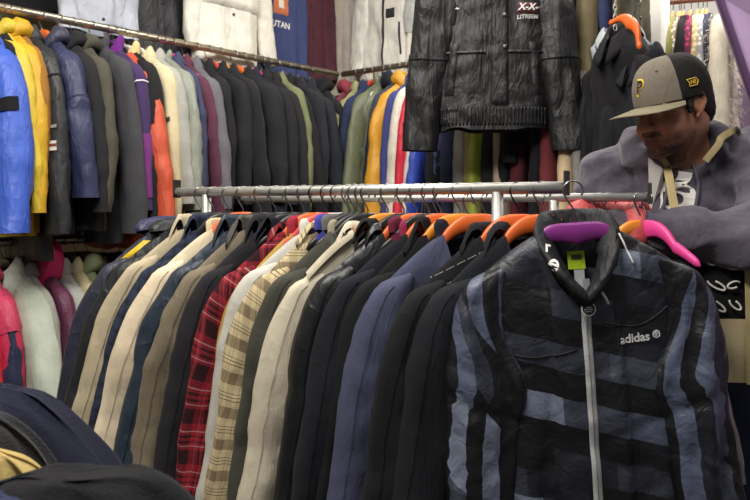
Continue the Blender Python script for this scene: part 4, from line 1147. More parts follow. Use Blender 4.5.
# ================================================================== THE MAN
class Field:
    """signed distance field on a rectilinear grid with smooth unions"""
    def __init__(s, xs, ys, zs):
        s.xs, s.ys, s.zs = [np.asarray(a, np.float32) for a in (xs, ys, zs)]
        s.v = np.full((len(xs), len(ys), len(zs)), 1.0, np.float32)
    def sub(s, lo, hi):
        sl = tuple(slice(max(0, np.searchsorted(a, l) - 1), min(len(a), np.searchsorted(a, h) + 1)) for a, l, h in zip((s.xs, s.ys, s.zs), lo, hi))
        X, Y, Z = np.meshgrid(s.xs[sl[0]], s.ys[sl[1]], s.zs[sl[2]], indexing='ij')
        return sl, X, Y, Z
    def comb(s, sl, d, k, op='add'):
        a = s.v[sl]
        if op == 'add':
            h = np.clip(.5 + .5 * (a - d) / k, 0, 1); s.v[sl] = a * (1 - h) + d * h - k * h * (1 - h)
        else:
            h = np.clip(.5 - .5 * (a + d) / k, 0, 1); s.v[sl] = a * (1 - h) - d * h + k * h * (1 - h)
    def cap(s, a, b, ra, rb, k=.02, M=None, sq=(1, 1, 1), op='add'):
        """round cone; M: 4x4 from local to field space"""
        a = np.array(a, float); b = np.array(b, float)
        pts = np.array([a, b]); pad = max(ra, rb) * max(sq) / min(sq) + k * 1.5 + .01
        if M is not None: W = np.array([(M @ Vector(p)) for p in pts]); Mi = np.array(M.inverted())
        else: W = pts
        sl, X, Y, Z = s.sub(W.min(0) - pad, W.max(0) + pad)
        if X.size == 0: return
        P = np.stack([X, Y, Z], -1)
        if M is not None: P = P @ Mi[:3, :3].T.astype(np.float32) + Mi[:3, 3].astype(np.float32)
        sq = np.array(sq, np.float32)
        A, B = (a * sq).astype(np.float32), (b * sq).astype(np.float32)
        P = P * sq
        ab = B - A; L = float(ab @ ab) + 1e-9
        t = np.clip(((P - A) @ ab) / L, 0, 1)
        d = np.linalg.norm(P - A - t[..., None] * ab, axis=-1) - (ra + (rb - ra) * t)
        s.comb(sl, d / float(max(sq)), k, op)
    def ell(s, c, r, k=.02, M=None, op='add', rot=None):
        c = np.array(c, float); r = np.array(r, float)
        T = Matrix.Translation(c)
        if rot: T = T @ Matrix.Rotation(rot[0], 4, 'X') @ Matrix.Rotation(rot[1], 4, 'Y') @ Matrix.Rotation(rot[2], 4, 'Z')
        T = (M @ T) if M is not None else T
        w = np.array(T.translation); pad = r.max() + k * 1.5 + .01
        sl, X, Y, Z = s.sub(w - pad, w + pad)
        if X.size == 0: return
        Mi = np.array(T.inverted()).astype(np.float32)
        P = np.stack([X, Y, Z], -1) @ Mi[:3, :3].T + Mi[:3, 3]
        q = P / r.astype(np.float32)
        k0 = np.linalg.norm(q, axis=-1); k1 = np.linalg.norm(q / r.astype(np.float32), axis=-1) + 1e-9
        s.comb(sl, k0 * (k0 - 1) / k1, k, op)
    def mesh(s):
        V = s.v; S = V < 0
        n = [m - 1 for m in V.shape]
        cs = [(i, j, k) for i in (0, 1) for j in (0, 1) for k in (0, 1)]
        g = lambda A, o: A[o[0]:o[0] + n[0], o[1]:o[1] + n[1], o[2]:o[2] + n[2]]
        cnt = sum(g(S, o).astype(np.int8) for o in cs)
        act = (cnt > 0) & (cnt < 8)
        I = np.argwhere(act); ids = np.full(act.shape, -1, np.int64); ids[act] = np.arange(len(I))
        pos = np.zeros((len(I), 3)); num = np.zeros(len(I))
        ax = (s.xs, s.ys, s.zs)
        for a in cs:
            for d in range(3):
                if a[d]: continue
                b = list(a); b[d] = 1
                va = V[I[:, 0] + a[0], I[:, 1] + a[1], I[:, 2] + a[2]]; vb = V[I[:, 0] + b[0], I[:, 1] + b[1], I[:, 2] + b[2]]
                m = (va < 0) != (vb < 0)
                t = np.where(m, va / np.where(va == vb, 1, va - vb), 0)
                pa = np.stack([ax[q][I[:, q] + a[q]] for q in range(3)], 1); pb = np.stack([ax[q][I[:, q] + b[q]] for q in range(3)], 1)
                pos += np.where(m[:, None], pa + (pb - pa) * t[:, None], 0); num += m
        pos /= num[:, None]
        Fs = []
        for d in range(3):
            e1, e2 = [(1, 2), (2, 0), (0, 1)][d]
            sh = [slice(None)] * 3; s0 = list(sh); s1 = list(sh); s0[d] = slice(0, -1); s1[d] = slice(1, None)
            A, B = S[tuple(s0)], S[tuple(s1)]
            E = np.argwhere(A != B)
            E = E[(E[:, e1] > 0) & (E[:, e2] > 0) & (E[:, e1] < V.shape[e1] - 1) & (E[:, e2] < V.shape[e2] - 1)]
            c = []
            for o1, o2 in ((-1, -1), (0, -1), (0, 0), (-1, 0)):
                q = E.copy(); q[:, e1] += o1; q[:, e2] += o2; c.append(ids[q[:, 0], q[:, 1], q[:, 2]])
            f = np.stack(c, 1)
            ins = A[E[:, 0], E[:, 1], E[:, 2]]
            f[~ins] = f[~ins][:, ::-1]
            Fs.append(f[(f >= 0).all(1)])
        return pos, np.concatenate(Fs)

def relax(v, f, n=2, lam=.5):
    e = np.concatenate([f[:, [0, 1]], f[:, [1, 2]], f[:, [2, 3]], f[:, [3, 0]]]); e = np.concatenate([e, e[:, ::-1]])
    cnt = np.bincount(e[:, 0], minlength=len(v))[:, None]
    for _ in range(n):
        s = np.stack([np.bincount(e[:, 0], weights=v[e[:, 1], i], minlength=len(v)) for i in range(3)], 1)
        v = v + lam * (s / np.maximum(cnt, 1) - v)
    return v

def gridax(lo, hi, step, fines=()):
    pts = [lo]
    while pts[-1] < hi:
        st = step
        for a, b, s in fines:
            if a <= pts[-1] < b: st = s
        pts.append(pts[-1] + st)
    return np.array(pts)

MP = Vector((.86, 1.99, 0)); MR = math.radians(-27)
MW = Matrix.Translation(MP) @ Matrix.Rotation(MR, 4, 'Z'); MWi = MW.inverted()
def ml(x, y, z): return np.array(MWi @ Vector((x, y, z)))            # world to the man's own axes
man = thing('person', 'man in flat brimmed cap and faded grey hoodie looking down at the clothes', 'person', MP, (0, 0, MR))
# head frame
hc = ml(.760, 1.862, 1.612)
YAW = math.radians(-66) - MR
HM = Matrix.Translation(hc) @ Matrix.Rotation(YAW, 4, 'Z') @ Matrix.Rotation(math.radians(17), 4, 'X') @ Matrix.Diagonal((.95, .93, .87, 1))
neck0 = ml(.80, 1.955, 1.50)
shL, shR = ml(1.03, 1.915, 1.485), ml(.665, 2.065, 1.435)
elL, elR = ml(.90, 1.655, 1.285), ml(.60, 2.03, 1.21)
wrL, wrR = ml(.575, 1.80, 1.315), ml(.535, 1.89, 1.28)
haL, haR = ml(.47, 1.845, 1.305), ml(.47, 1.835, 1.27)
pel = ml(.885, 2.045, .98); chest = ml(.845, 1.985, 1.30)
xs = gridax(-.50, .42, .011, ((hc[0] - .15, hc[0] + .15, .0042),))
ys = gridax(-.42, .30, .011, ((hc[1] - .17, hc[1] + .17, .0042),))
zs = gridax(.02, 1.86, .013, ((hc[2] - .2, hc[2] + .16, .0042), (1.27, 1.42, .006)))
B = Field(xs, ys, zs)
# trunk, arms, legs
B.cap(pel, chest, .135, .15, .05, sq=(1, 1.35, 1)); B.cap(chest, neck0, .15, .085, .06, sq=(1, 1.25, 1))
B.cap(shR, shL, .062, .062, .06)
for s_, e_, w_ in ((shL, elL, wrL), (shR, elR, wrR)):
    B.cap(s_, e_, .058, .042, .03); B.cap(e_, w_, .042, .028, .02)
for sx_ in (-1, 1):
    hip = pel + np.array([sx_ * .085, 0, -.04]); kn = np.array([sx_ * .11, -.05 if sx_ > 0 else .0, .52]); an = np.array([sx_ * .12, .03, .09])
    B.cap(hip, kn, .088, .058, .04); B.cap(kn, an, .058, .038, .02); B.cap(an + (0, .03, -.04), an + (0, -.14, -.05), .038, .03, .02)
# hands: palm, four bent fingers, a thumb leaving the side of the palm
def hand(w, c, side):
    w, c = np.array(w), np.array(c); d = c - w; L = np.linalg.norm(d); d /= L
    up = np.array([0, 0, 1.0]); lat = np.cross(d, up); lat /= np.linalg.norm(lat); nrm = np.cross(lat, d)
    B.cap(w, w + d * .04, .026, .027, .012)
    for q in (-.5, .5): B.cap(w + d * .03 + lat * q * .03, w + d * .085 + lat * q * .045, .016, .014, .012)
    for i, ln in enumerate((.068, .078, .073, .056)):
        o = lat * (.033 - .022 * i) * side
        a = w + d * .088 + o; b = a + d * ln * .45 - nrm * .006; c2 = b + d * ln * .22 - nrm * ln * .3; e = c2 - nrm * ln * .28 - d * .004
        B.cap(a, b, .0095, .009, .004); B.cap(b, c2, .009, .0085, .003); B.cap(c2, e, .0085, .0075, .003)
    t0 = w + d * .03 + lat * .028 * side; t1 = t0 + d * .035 + lat * .022 * side - nrm * .012; t2 = t1 + d * .028 - nrm * .016
    B.cap(t0, t1, .013, .011, .008); B.cap(t1, t2, .011, .009, .003)
hand(wrL, haL, 1); hand(wrR, haR, -1)
# neck and head
nk_top = np.array(HM @ Vector((0, .03, -.05)))
B.cap(neck0, nk_top, .066, .06, .03)
E = lambda c, r, k=.012, op='add', rot=None: B.ell(c, r, k, HM, op, rot)
K = lambda a, b, ra, rb, k=.008, op='add': B.cap(a, b, ra, rb, k, HM, op=op)
E((0, .018, .045), (.077, .098, .088), .02)                     # cranium
E((0, -.028, -.035), (.064, .070, .085), .03)                   # face block
E((0, -.055, -.085), (.047, .045, .036), .025)                  # jaw
E((0, -.083, -.107), (.026, .022, .02), .018)                   # chin
for s_ in (-1, 1):
    E((s_ * .042, -.068, -.04), (.026, .026, .030), .02)        # cheek
    K((s_ * .010, -.092, .027), (s_ * .046, -.076, .028), .010, .010, .012)      # brow ridge
    E((s_ * .033, -.104, .012), (.017, .014, .012), .010, 'sub')                 # eye socket
    E((s_ * .032, -.0835, .012), (.0135, .0135, .0125), .002)                    # eyeball with lid
    K((s_ * .018, -.0955, .018), (s_ * .046, -.086, .016), .0045, .004, .003)     # upper lid
    K((s_ * .018, -.094, .003), (s_ * .044, -.086, .004), .004, .0035, .004)      # lower lid
    E((s_ * .0145, -.108, -.030), (.0105, .012, .010), .006)    # nostril wing
    E((s_ * .008, -.112, -.038), (.004, .006, .004), .002, 'sub')
    # ear: rim, bowl, lobe
    a = [(s_ * .074, -.004, .022), (s_ * .083, .008, .036), (s_ * .087, .024, .028), (s_ * .084, .027, .004), (s_ * .077, .012, -.022), (s_ * .073, .0, -.03)]
    E((s_ * .075, .010, .004), (.008, .018, .028), .006)
    for p_, q_ in zip(a[:-1], a[1:]): K(p_, q_, .0055, .0055, .003)
    E((s_ * .086, .006, .002), (.006, .010, .014), .003, 'sub')
K((0, -.096, .022), (0, -.119, -.022), .0095, .0130, .010)      # nose bridge
E((0, -.124, -.026), (.0145, .0135, .0125), .008)               # nose tip
K((-.021, -.096, -.062), (.021, -.096, -.062), .0075, .0075, .006)
K((-.010, -.103, -.061), (.010, -.103, -.061), .0085, .0085, .005)   # upper lip
K((-.018, -.098, -.075), (.018, -.098, -.075), .0085, .0085, .006)   # lower lip
K((-.024, -.104, -.0685), (.024, -.104, -.0685), .0026, .0026, .002, 'sub')
v, f = B.mesh(); v = relax(v, f, 1, .4)
me = make_mesh('body', v, f)
# colour zones in the head's own coordinates: brows, beard, lips, eyes
Hi = np.array(HM.inverted()); hl_ = v @ Hi[:3, :3].T + Hi[:3, 3]
hx_, hy_, hz_ = hl_.T
ax_ = np.abs(hx_)
skin = np.array(lin('#a5755a')); colr = np.tile(skin, (len(v), 1))
def paint(mask, c, w=1.0):
    mk_ = (np.clip(mask, 0, 1) * w)[:, None]; colr[:] = colr * (1 - mk_) + np.array(lin(c)) * mk_
inhead = (np.abs(hz_) < .16) & (ax_ < .11) & (np.abs(hy_) < .17)
nse = vnoise(hx_ * 220, hz_ * 220 + hy_ * 150, 3)
paint(inhead * np.clip((-.05 - hz_) / .025, 0, 1) * (hy_ < .0) * (.8 + .2 * nse), '#2a1d19', .6)                                # beard shadow on jaw
paint(inhead * np.clip((-.082 - hz_ + .004 * nse) / .016, 0, 1) * np.clip((-.02 - hy_) / .03, 0, 1) * (.8 + .2 * nse), '#140f0e', .95)         # chin beard
paint(inhead * (np.abs(hz_ + .049) < .007) * (ax_ < .034) * (hy_ < -.08), '#1b1311', .75)                     # moustache
paint(inhead * (np.abs(hz_ + .0675) < .014) * (ax_ < .024) * (hy_ < -.088) * (np.abs(hz_ + .0685) > .0), '#5d342f', .7)
paint(inhead * (np.abs(hz_ - .030 + (ax_ - .03) ** 2 * 4) < .0055) * (ax_ > .012) * (ax_ < .05) * (hy_ < -.06), '#17100e', .85)
eye = ((ax_ - .032) / .0105) ** 2 + ((hz_ - .0105) / .0042) ** 2 < 1
paint(inhead * eye * (hy_ < -.085), '#d8d0ca', 1)
paint(inhead * eye * (np.abs(ax_ - .031) < .0055) * (hy_ < -.085), '#120c0a', .95)
paint(inhead * (hy_ > -.03) * np.clip((hz_ - .015) / .01, 0, 1), '#120e0d', .9)
ca = me.color_attributes.new('Col', 'FLOAT_COLOR', 'POINT')
ca.data.foreach_set('color', np.concatenate([colr, np.ones((len(v), 1))], 1).astype(np.float32).ravel())
k = NT('skin'); at_ = k.n('ShaderNodeVertexColor', layer_name='Col'); k.l(at_.outputs[0], k.b.inputs['Base Color'])
k.b.inputs['Roughness'].default_value = .48; k.b.inputs['Specular IOR Level'].default_value = .4
k.b.inputs['Subsurface Weight'].default_value = .06; k.b.inputs['Subsurface Radius'].default_value = (.02, .008, .004)
tc = k.n('ShaderNodeTexCoord'); nz = k.n('ShaderNodeTexNoise', Scale=260.0, Detail=2.0); k.l(tc.outputs['Object'], nz.inputs['Vector'])
bb = k.n('ShaderNodeBump', Strength=.15, Distance=.001); k.l(nz.outputs['Fac'], bb.inputs['Height']); k.l(bb.outputs[0], k.b.inputs['Normal'])
link('body', me, k.m, man)
# hair behind and above the ears
Hf = Field(gridax(hc[0] - .16, hc[0] + .16, .005), gridax(hc[1] - .17, hc[1] + .17, .005), gridax(hc[2] - .16, hc[2] + .16, .005))
Hf.ell((0, .026, .04), (.081, .1, .085), .01, HM); Hf.ell((0, .075, -.02), (.062, .045, .058), .03, HM)
for s_ in (-1, 1): Hf.cap((s_ * .074, -.018, .03), (s_ * .074, -.024, -.012), .011, .006, .01, HM)
Hf.ell((0, -.09, .0), (.12, .075, .3), .004, HM, 'sub')
for s_ in (-1, 1): Hf.cap((s_ * .071, -.012, .04), (s_ * .070, -.018, .004), .007, .004, .006, HM); Hf.ell((s_ * .09, .006, -.03), (.03, .022, .045), .006, HM, 'sub')
X, Y, Z = np.meshgrid(Hf.xs, Hf.ys, Hf.zs, indexing='ij')
Hf.v = Hf.v + (.0042 * np.sin(190 * X + 3 * np.sin(90 * Z)) * np.sin(170 * Y + 2 * np.sin(110 * X)) * np.sin(180 * Z + 2 * np.sin(100 * Y))).astype(np.float32)
v, f = Hf.mesh(); h_ = link('hair', make_mesh('hair', v, f), plain('black_hair', '#14100f', .55, 0, .4, bump=1, bscale=300), man); h_['label'] = 'short curly black hair'
# hoodie
xs = gridax(-.55, .50, .0085); ys = gridax(-.48, .33, .0085); zs = gridax(.80, 1.66, .0085)
Hd = Field(xs, ys, zs)
Hd.cap(pel + (0, 0, -.06), chest, .165, .175, .05, sq=(1, 1.25, 1)); Hd.cap(chest, neck0 + (0, 0, -.02), .172, .105, .06, sq=(1, 1.15, 1))
Hd.cap(shR + (0, 0, .005), shL + (0, 0, .005), .08, .082, .07)
for s_, e_, w_ in ((shL, elL, wrL), (shR, elR, wrR)):
    s_, e_, w_ = map(np.array, (s_, e_, w_))
    Hd.cap(s_, e_, .085, .072, .05); Hd.cap(e_, w_, .074, .048, .04); Hd.cap(w_ + (e_ - w_) * .06, w_ + (w_ - e_) * .03, .046, .042, .008)
    for fr_, rr_ in ((.22, .068), (.42, .063), (.62, .058)):                # bunched rings on the forearm
        c_ = e_ + (w_ - e_) * fr_; dd = (w_ - e_) / np.linalg.norm(w_ - e_)
        Hd.cap(c_ - dd * .006, c_ + dd * .006, rr_, rr_ * .97, .012)
# hood lying round the neck
nb = np.array(HM @ Vector((0, .06, -.10)))
hood_pts = []
base = neck0 + np.array([0, .0, .035])
hd_dir = np.array(HM @ Vector((0, -1, 0))) - np.array(HM @ Vector((0, 0, 0)))
for i in range(15):
    a_ = PI * (-.86 + 1.72 * i / 14)
    hood_pts.append(base + np.array([.094 * np.sin(a_), .092 * np.cos(a_) - .012, .012 * np.cos(a_) - .03 * max(0, -np.cos(a_)) * 1.6]))
hood_pts = np.array(hood_pts)
for i in range(14):
    q = 1 - abs(i - 6.5) / 7.5
    Hd.cap(hood_pts[i], hood_pts[i + 1], .028 + .022 * q, .028 + .022 * q, .03)
Hd.ell(base + (0, .12, -.03), (.11, .06, .075), .05)
X, Y, Z = np.meshgrid(xs, ys, zs, indexing='ij')
P1 = 34 * Z + 20 * X + 2.2 * np.sin(9 * Y + 7 * X) + 1.5 * np.sin(14 * X - 8 * Z)
P2 = 26 * X - 30 * Z + 18 * Y + 2 * np.sin(11 * Z + 5 * Y)
rid = lambda p: (1 - np.abs(np.sin(p))) ** 1.5
Hd.v = (Hd.v - .007 * rid(P1) - .006 * rid(P2) + .006 + .003 * np.sin(50 * X + 30 * Z + 3 * np.sin(20 * Y))).astype(np.float32)
Hd.cap(neck0 + (0, -.02, .02), np.array(HM @ Vector((0, .01, -.09))), .070, .085, .015, op='sub')
v, f = Hd.mesh(); v = relax(v, f, 2, .4)
def hoodie_mat():
    k = NT('washed_fleece')
    tc = k.n('ShaderNodeTexCoord')
    nz = k.n('ShaderNodeTexNoise', Scale=7.0, Detail=6.0, Roughness=.7); k.l(tc.outputs['Object'], nz.inputs['Vector'])
    rp = k.n('ShaderNodeValToRGB'); e = rp.color_ramp.elements
    e[0].position = .35; e[0].color = (*lin('#3b3741'), 1); e[1].position = .68; e[1].color = (*lin('#645e69'), 1)
    k.l(nz.outputs['Fac'], rp.inputs[0]); k.l(rp.outputs[0], k.b.inputs['Base Color'])
    k.b.inputs['Roughness'].default_value = .95; k.b.inputs['Sheen Weight'].default_value = .25; k.b.inputs['Specular IOR Level'].default_value = .15
    w = k.n('ShaderNodeTexNoise', Scale=24.0, Detail=4.0, Distortion=1.0); k.l(tc.outputs['Object'], w.inputs['Vector'])
    f_ = k.n('ShaderNodeTexNoise', Scale=500.0); k.l(tc.outputs['Object'], f_.inputs['Vector'])
    b1 = k.n('ShaderNodeBump', Strength=.35, Distance=.012); k.l(w.outputs['Fac'], b1.inputs['Height'])
    b2 = k.n('ShaderNodeBump', Strength=.4, Distance=.001); k.l(f_.outputs['Fac'], b2.inputs['Height']); k.l(b1.outputs[0], b2.inputs['Normal'])
    k.l(b2.outputs[0], k.b.inputs['Normal']); return k.m
HOODM = hoodie_mat()
hme = make_mesh('hoodie', v, f)
hoodie = link('hoodie', hme, HOODM, man); hoodie['label'] = 'washed grey purple hooded sweatshirt'
from mathutils.bvhtree import BVHTree
hbvh = BVHTree.FromPolygons([tuple(p) for p in v], [tuple(q) for q in f])
def onto(x, z, off=.003, y0=None):
    y0 = float(chest[1]) - .235 if y0 is None else y0
    """project a point (own axes x, z) onto the hoodie's front"""
    h = hbvh.ray_cast(Vector((x, y0, z)), Vector((0, 1, 0)))
    return np.array(h[0]) + np.array(h[1]) * off if h[0] is not None else np.array([x, -.15, z])
def ribbon(path, w, nm, m, parent, off=.004, side=None):
    P = np.array([onto(x, z, off) for x, z in path]); n = len(P)
    d = np.gradient(P, axis=0); d /= np.linalg.norm(d, axis=1)[:, None]
    nr_ = np.tile(np.array([0, -1.0, 0]), (n, 1)); lt = np.cross(d, nr_); lt /= np.linalg.norm(lt, axis=1)[:, None]
    rows = np.stack([P - lt * w / 2 + (0, .003, 0), P - lt * w / 2, P, P + lt * w / 2, P + lt * w / 2 + (0, .003, 0)], 1)
    rows[:, 2] += (0, -.0015, 0)
    return link(nm, make_mesh(nm, *loft(rows, closed=False)), m, parent)
# big printed letter on the chest
V, Fc = text_arrays('B', .21, bold=True)
V2 = []; 
bx_, bz_ = ml(.738, 1.83, 1.40)[0], 1.405
for p in V: V2.append(onto(bx_ + p[0] * 1.05, bz_ + p[1], .004))
o = link('chest_letter', raw_mesh('chest_letter', V2, Fc), plain('faded_white_print', '#d2cfc8', .85), hoodie); o['label'] = 'big faded white letter on the chest'
khaki = fabric('#a3946c')
# hood cords
for dx in (-.028, .03):
    x0, z0 = bx_ + .02 + dx, 1.475
    path = [(x0 + (dx * .5) * t_ + .006 * math.sin(t_ * 5), z0 - .17 * t_) for t_ in np.linspace(0, 1, 14)]
    P = np.array([onto(a, b, .006) for a, b in path])
    link('drawcord', make_mesh('drawcord', *tube(P, .0045, 8)), plain('cord_slate', '#4f4d5c', .85), hoodie)
# jeans
Jn = Field(gridax(-.34, .34, .012), gridax(-.3, .3, .012), gridax(.02, 1.05, .012))
Jn.cap(pel + (0, 0, -.02), pel + (0, 0, -.08), .152, .155, .04, sq=(1, 1.25, 1))
for sx_ in (-1, 1):
    hip = pel + np.array([sx_ * .085, 0, -.04]); kn = np.array([sx_ * .11, -.05 if sx_ > 0 else .0, .52]); an = np.array([sx_ * .12, .03, .10])
    Jn.cap(hip, kn, .108, .085, .04); Jn.cap(kn, an, .085, .07, .02)
X, Y, Z = np.meshgrid(Jn.xs, Jn.ys, Jn.zs, indexing='ij')
Jn.v = (Jn.v - .004 * rid(30 * Z + 12 * X + 2 * np.sin(8 * Y))).astype(np.float32)
v, f = Jn.mesh(); link('jeans', make_mesh('jeans', relax(v, f, 1), f), fabric('#2b3345'), man)['label'] = 'dark blue jeans'
for sx_ in (-1, 1):
    an = np.array([sx_ * .12, .03, .09])
    Sf = Field(gridax(an[0] - .1, an[0] + .1, .008), gridax(-.25, .15, .008), gridax(-.01, .15, .008))
    Sf.cap(an + (0, .035, -.045), an + (0, -.13, -.055), .042, .036, .02, sq=(1, 1, 1)); Sf.cap(an + (0, .01, -.0), an + (0, .03, -.05), .045, .045, .02)
    Sf.ell((an[0], 0, -.052), (.5, .5, .05), .004, op='sub')
    v, f = Sf.mesh(); link('shoe', make_mesh('shoe', v, f), fabric('#2a2a2c', 'leather'), man)

# cap, in the head's frame
cap_root = link('cap', None, None, man); cap_root.matrix_local = HM; cap_root['label'] = 'flat brimmed two tone baseball cap'
def dome(a0, a1, n=40, off=.0):
    az = np.linspace(a0, a1, n); el = np.linspace(0, 1, 22)
    A, Eh = np.meshgrid(az, el)
    rx, ry = .089 + off, .114 + off
    z0 = .030 + .004 * np.cos(A) - .006 * np.clip(np.cos(A), -1, 0)
    top = .158
    prof = np.cos(Eh * PI / 2) ** .62
    fullness = 1 + .03 * np.sin(Eh * PI)
    Xd = rx * prof * fullness * np.sin(A); Yd = -ry * prof * fullness * np.cos(A) + .010
    Zd = z0 + (top + off - z0) * np.sin(Eh * PI / 2) ** 1.05
    seam = .0012 * (np.abs(np.cos(A * 3)) ** 24)
    return np.stack([Xd, Yd, Zd - seam * (1 - Eh)], -1)
GREYB = fabric('#6f675c'); BLKC = fabric('#23221f'); BRIM = fabric('#77705a')
fq = math.radians(62)
v, f = loft(dome(-fq, fq, 44), closed=False); o = link('crown_front', make_mesh('crown_front', v, f), GREYB, cap_root); o['label'] = 'grey brown front panels'
v, f = loft(dome(fq, 2 * PI - fq, 80), closed=False); o = link('crown_back', make_mesh('crown_back', v, f), BLKC, cap_root); o['label'] = 'black rear panels'
link('button', make_mesh('button', *disc((0, .010, .159), (0, .01, 1), .008, .004, 16)), BLKC, cap_root)
for a_ in (-math.radians(32), math.radians(32)):
    p = dome(a_, a_ + .01, 2)[11, 0]; nr_ = np.array([math.sin(a_), -math.cos(a_), .75])
    link('eyelet', make_mesh('eyelet', *disc(p, nr_, .004, .001, 12)), plain('eyelet_dark', '#2c2824', .6), cap_root)
# brim: flat plate with rounded outline
tb = np.linspace(-1, 1, 41); rr_ = np.linspace(0, 1, 9)
T_, R_ = np.meshgrid(tb, rr_)
ang_ = T_ * math.radians(66)
ix, iy = .087 * np.sin(ang_), -.112 * np.cos(ang_) + .010
ox_, oy_ = .094 * np.sin(T_ * PI / 2) ** 1, -.108 - .078 * np.cos(T_ * PI / 2) ** .62 + .055 * np.abs(T_) ** 3
bxx = ix * (1 - R_) + ox_ * R_; byy = iy * (1 - R_) + oy_ * R_
bzz = .031 - .010 * (bxx / .09) ** 2 - .006 * R_
top_ = np.stack([bxx, byy, bzz + .0018], -1); bot_ = np.stack([bxx, byy, bzz - .0018], -1)
ring = np.concatenate([top_, bot_[::-1]], 0)
v, f = loft(np.concatenate([ring, ring[:1]], 0), closed=False)
o = link('brim', make_mesh('brim', v, f), BRIM, cap_root); o['label'] = 'khaki grey flat brim'
gold = plain('yellow_thread', '#d9b53a', .7)
def on_dome(V, az, el, off):
    """flat lettering placed on the crown at azimuth az, elevation fraction el"""
    out = []
    for x_, y_ in V[:, :2]:
        a_ = az + x_ / .1; e_ = el + y_ / .17
        A = np.array([[a_]]); 
        p = dome(a_, a_ + .001, 2, off)
        i = np.clip(e_, 0, .999) * 21; i0 = int(i); u = i - i0
        out.append(p[i0, 0] * (1 - u) + p[min(i0 + 1, 21), 0] * u)
    return np.array(out)
V, Fc = text_arrays('P', .058, bold=True); badge = link('front_badge', raw_mesh('front_badge', on_dome(V * 1.12 - V.mean(0) * .12, 0, .3, .0016), Fc), gold, cap_root); badge['label'] = 'black letter outlined in yellow'
V, Fc = text_arrays('P', .052); link('letter', raw_mesh('letter', on_dome(V, 0, .3, .0034), Fc), plain('black_thread', '#121110', .8), badge)
fl_ = [(a * .75, b * .75) for a, b in [(-.017, -.012), (.012, -.012), (.02, 0), (.014, .012), (-.02, .012), (-.013, 0)]]
P = on_dome(np.array(fl_ + fl_[:1]), math.radians(82), .2, .003)
sb_ = link('side_badge', make_mesh('side_badge', *tube(P, .0013, 6)), gold, cap_root); sb_['label'] = 'small yellow flag shaped badge'
V, Fc = text_arrays('NE', .014, bold=True, shear=.2); link('lettering', raw_mesh('lettering', on_dome(V * np.array([.9, 1, 1]), math.radians(82), .2, .003), Fc), gold, sb_)

# ------------------------------------------------------------------ tote bag hanging from his shoulder
tp = ml(.905, 1.69, 1.14)
tw = np.array((.925, 1.70, 0)); bag = thing('tote_bag', 'black tote bag with white squiggle print and khaki base on the man', 'bag', (tw[0], tw[1], .96), (0, 0, math.radians(-8)))
def bag_rings(z0, z1, n, off=0.0):
    zz = np.linspace(z0, z1, n); k_ = 40; a = np.linspace(0, 2 * PI, k_, endpoint=False)
    ca = np.sign(np.cos(a)) * np.abs(np.cos(a)) ** .45; sa = np.sign(np.sin(a)) * np.abs(np.sin(a)) ** .7
    P = []
    for z in zz:
        w_ = .165 + .008 * math.sin(z * 20); t_ = .04 * (1 - .5 * np.clip(z / .36, 0, 1)) + off
        y_ = -t_ * sa + .007 * vnoise(ca * 4, np.full(k_, z * 12), 9)
        P.append(np.stack([(w_ + off) * ca, y_, np.full(k_, z)], 1))
    return np.array(P)
P = bag_rings(0, .36, 30)
P = np.concatenate([np.repeat(P[:1].mean(1, keepdims=True), 40, 1), P])
bb_ = link('bag_body', make_mesh('bag_body', *loft(P)), fabric('#1d1d1e'), bag)
o = link('bag_base', make_mesh('bag_base', *loft(bag_rings(.0, .145, 12, .003))), fabric('#b5a682'), bag); o['label'] = 'khaki canvas base'
rs = random.Random(5)
sq_parts = []
k2 = 0
def bagy(x, z): 
    t_ = .04 * (1 - .5 * min(1, max(0, z / .36))); c_ = min(.999, abs(x) / .165) ** (1 / .45); s_ = (1 - c_ * c_) ** .5
    return -t_ * s_ ** .7 - .009
for gx in range(7):
    for gz in range(4):
        x0 = -.135 + gx * .045 + rs.uniform(-.008, .008); z0 = .172 + gz * .05 + rs.uniform(-.008, .008)
        th_ = rs.uniform(0, PI); ln = rs.uniform(.014, .022); wd = .007
        t_ = np.linspace(0, 2 * PI * rs.choice([.8, 1, 1]), 20)
        lx_ = ln * np.cos(t_); lz_ = wd * np.sin(t_)
        xx = x0 + lx_ * math.cos(th_) - lz_ * math.sin(th_); zz = z0 + lx_ * math.sin(th_) + lz_ * math.cos(th_)
        P = np.array([(x_, bagy(x_, z_), z_) for x_, z_ in zip(xx, zz)])
        o = link('squiggle', make_mesh('squiggle', *tube(P, .0026, 5)), plain('white_cord_print', '#cfcac0', .8), bb_)
for x0 in (-.06, .085):
    zz = np.linspace(.0, .40, 16)
    w_ = .014
    P = np.stack([np.stack([np.full(16, x0 - w_), [bagy(x0, z) - .004 for z in zz], zz], 1), np.stack([np.full(16, x0), [bagy(x0, z) - .006 for z in zz], zz], 1), np.stack([np.full(16, x0 + w_), [bagy(x0, z) - .004 for z in zz], zz], 1)], 1)
    link('webbing', make_mesh('webbing', *loft(P, closed=False)), fabric('#a3946c'), bag)
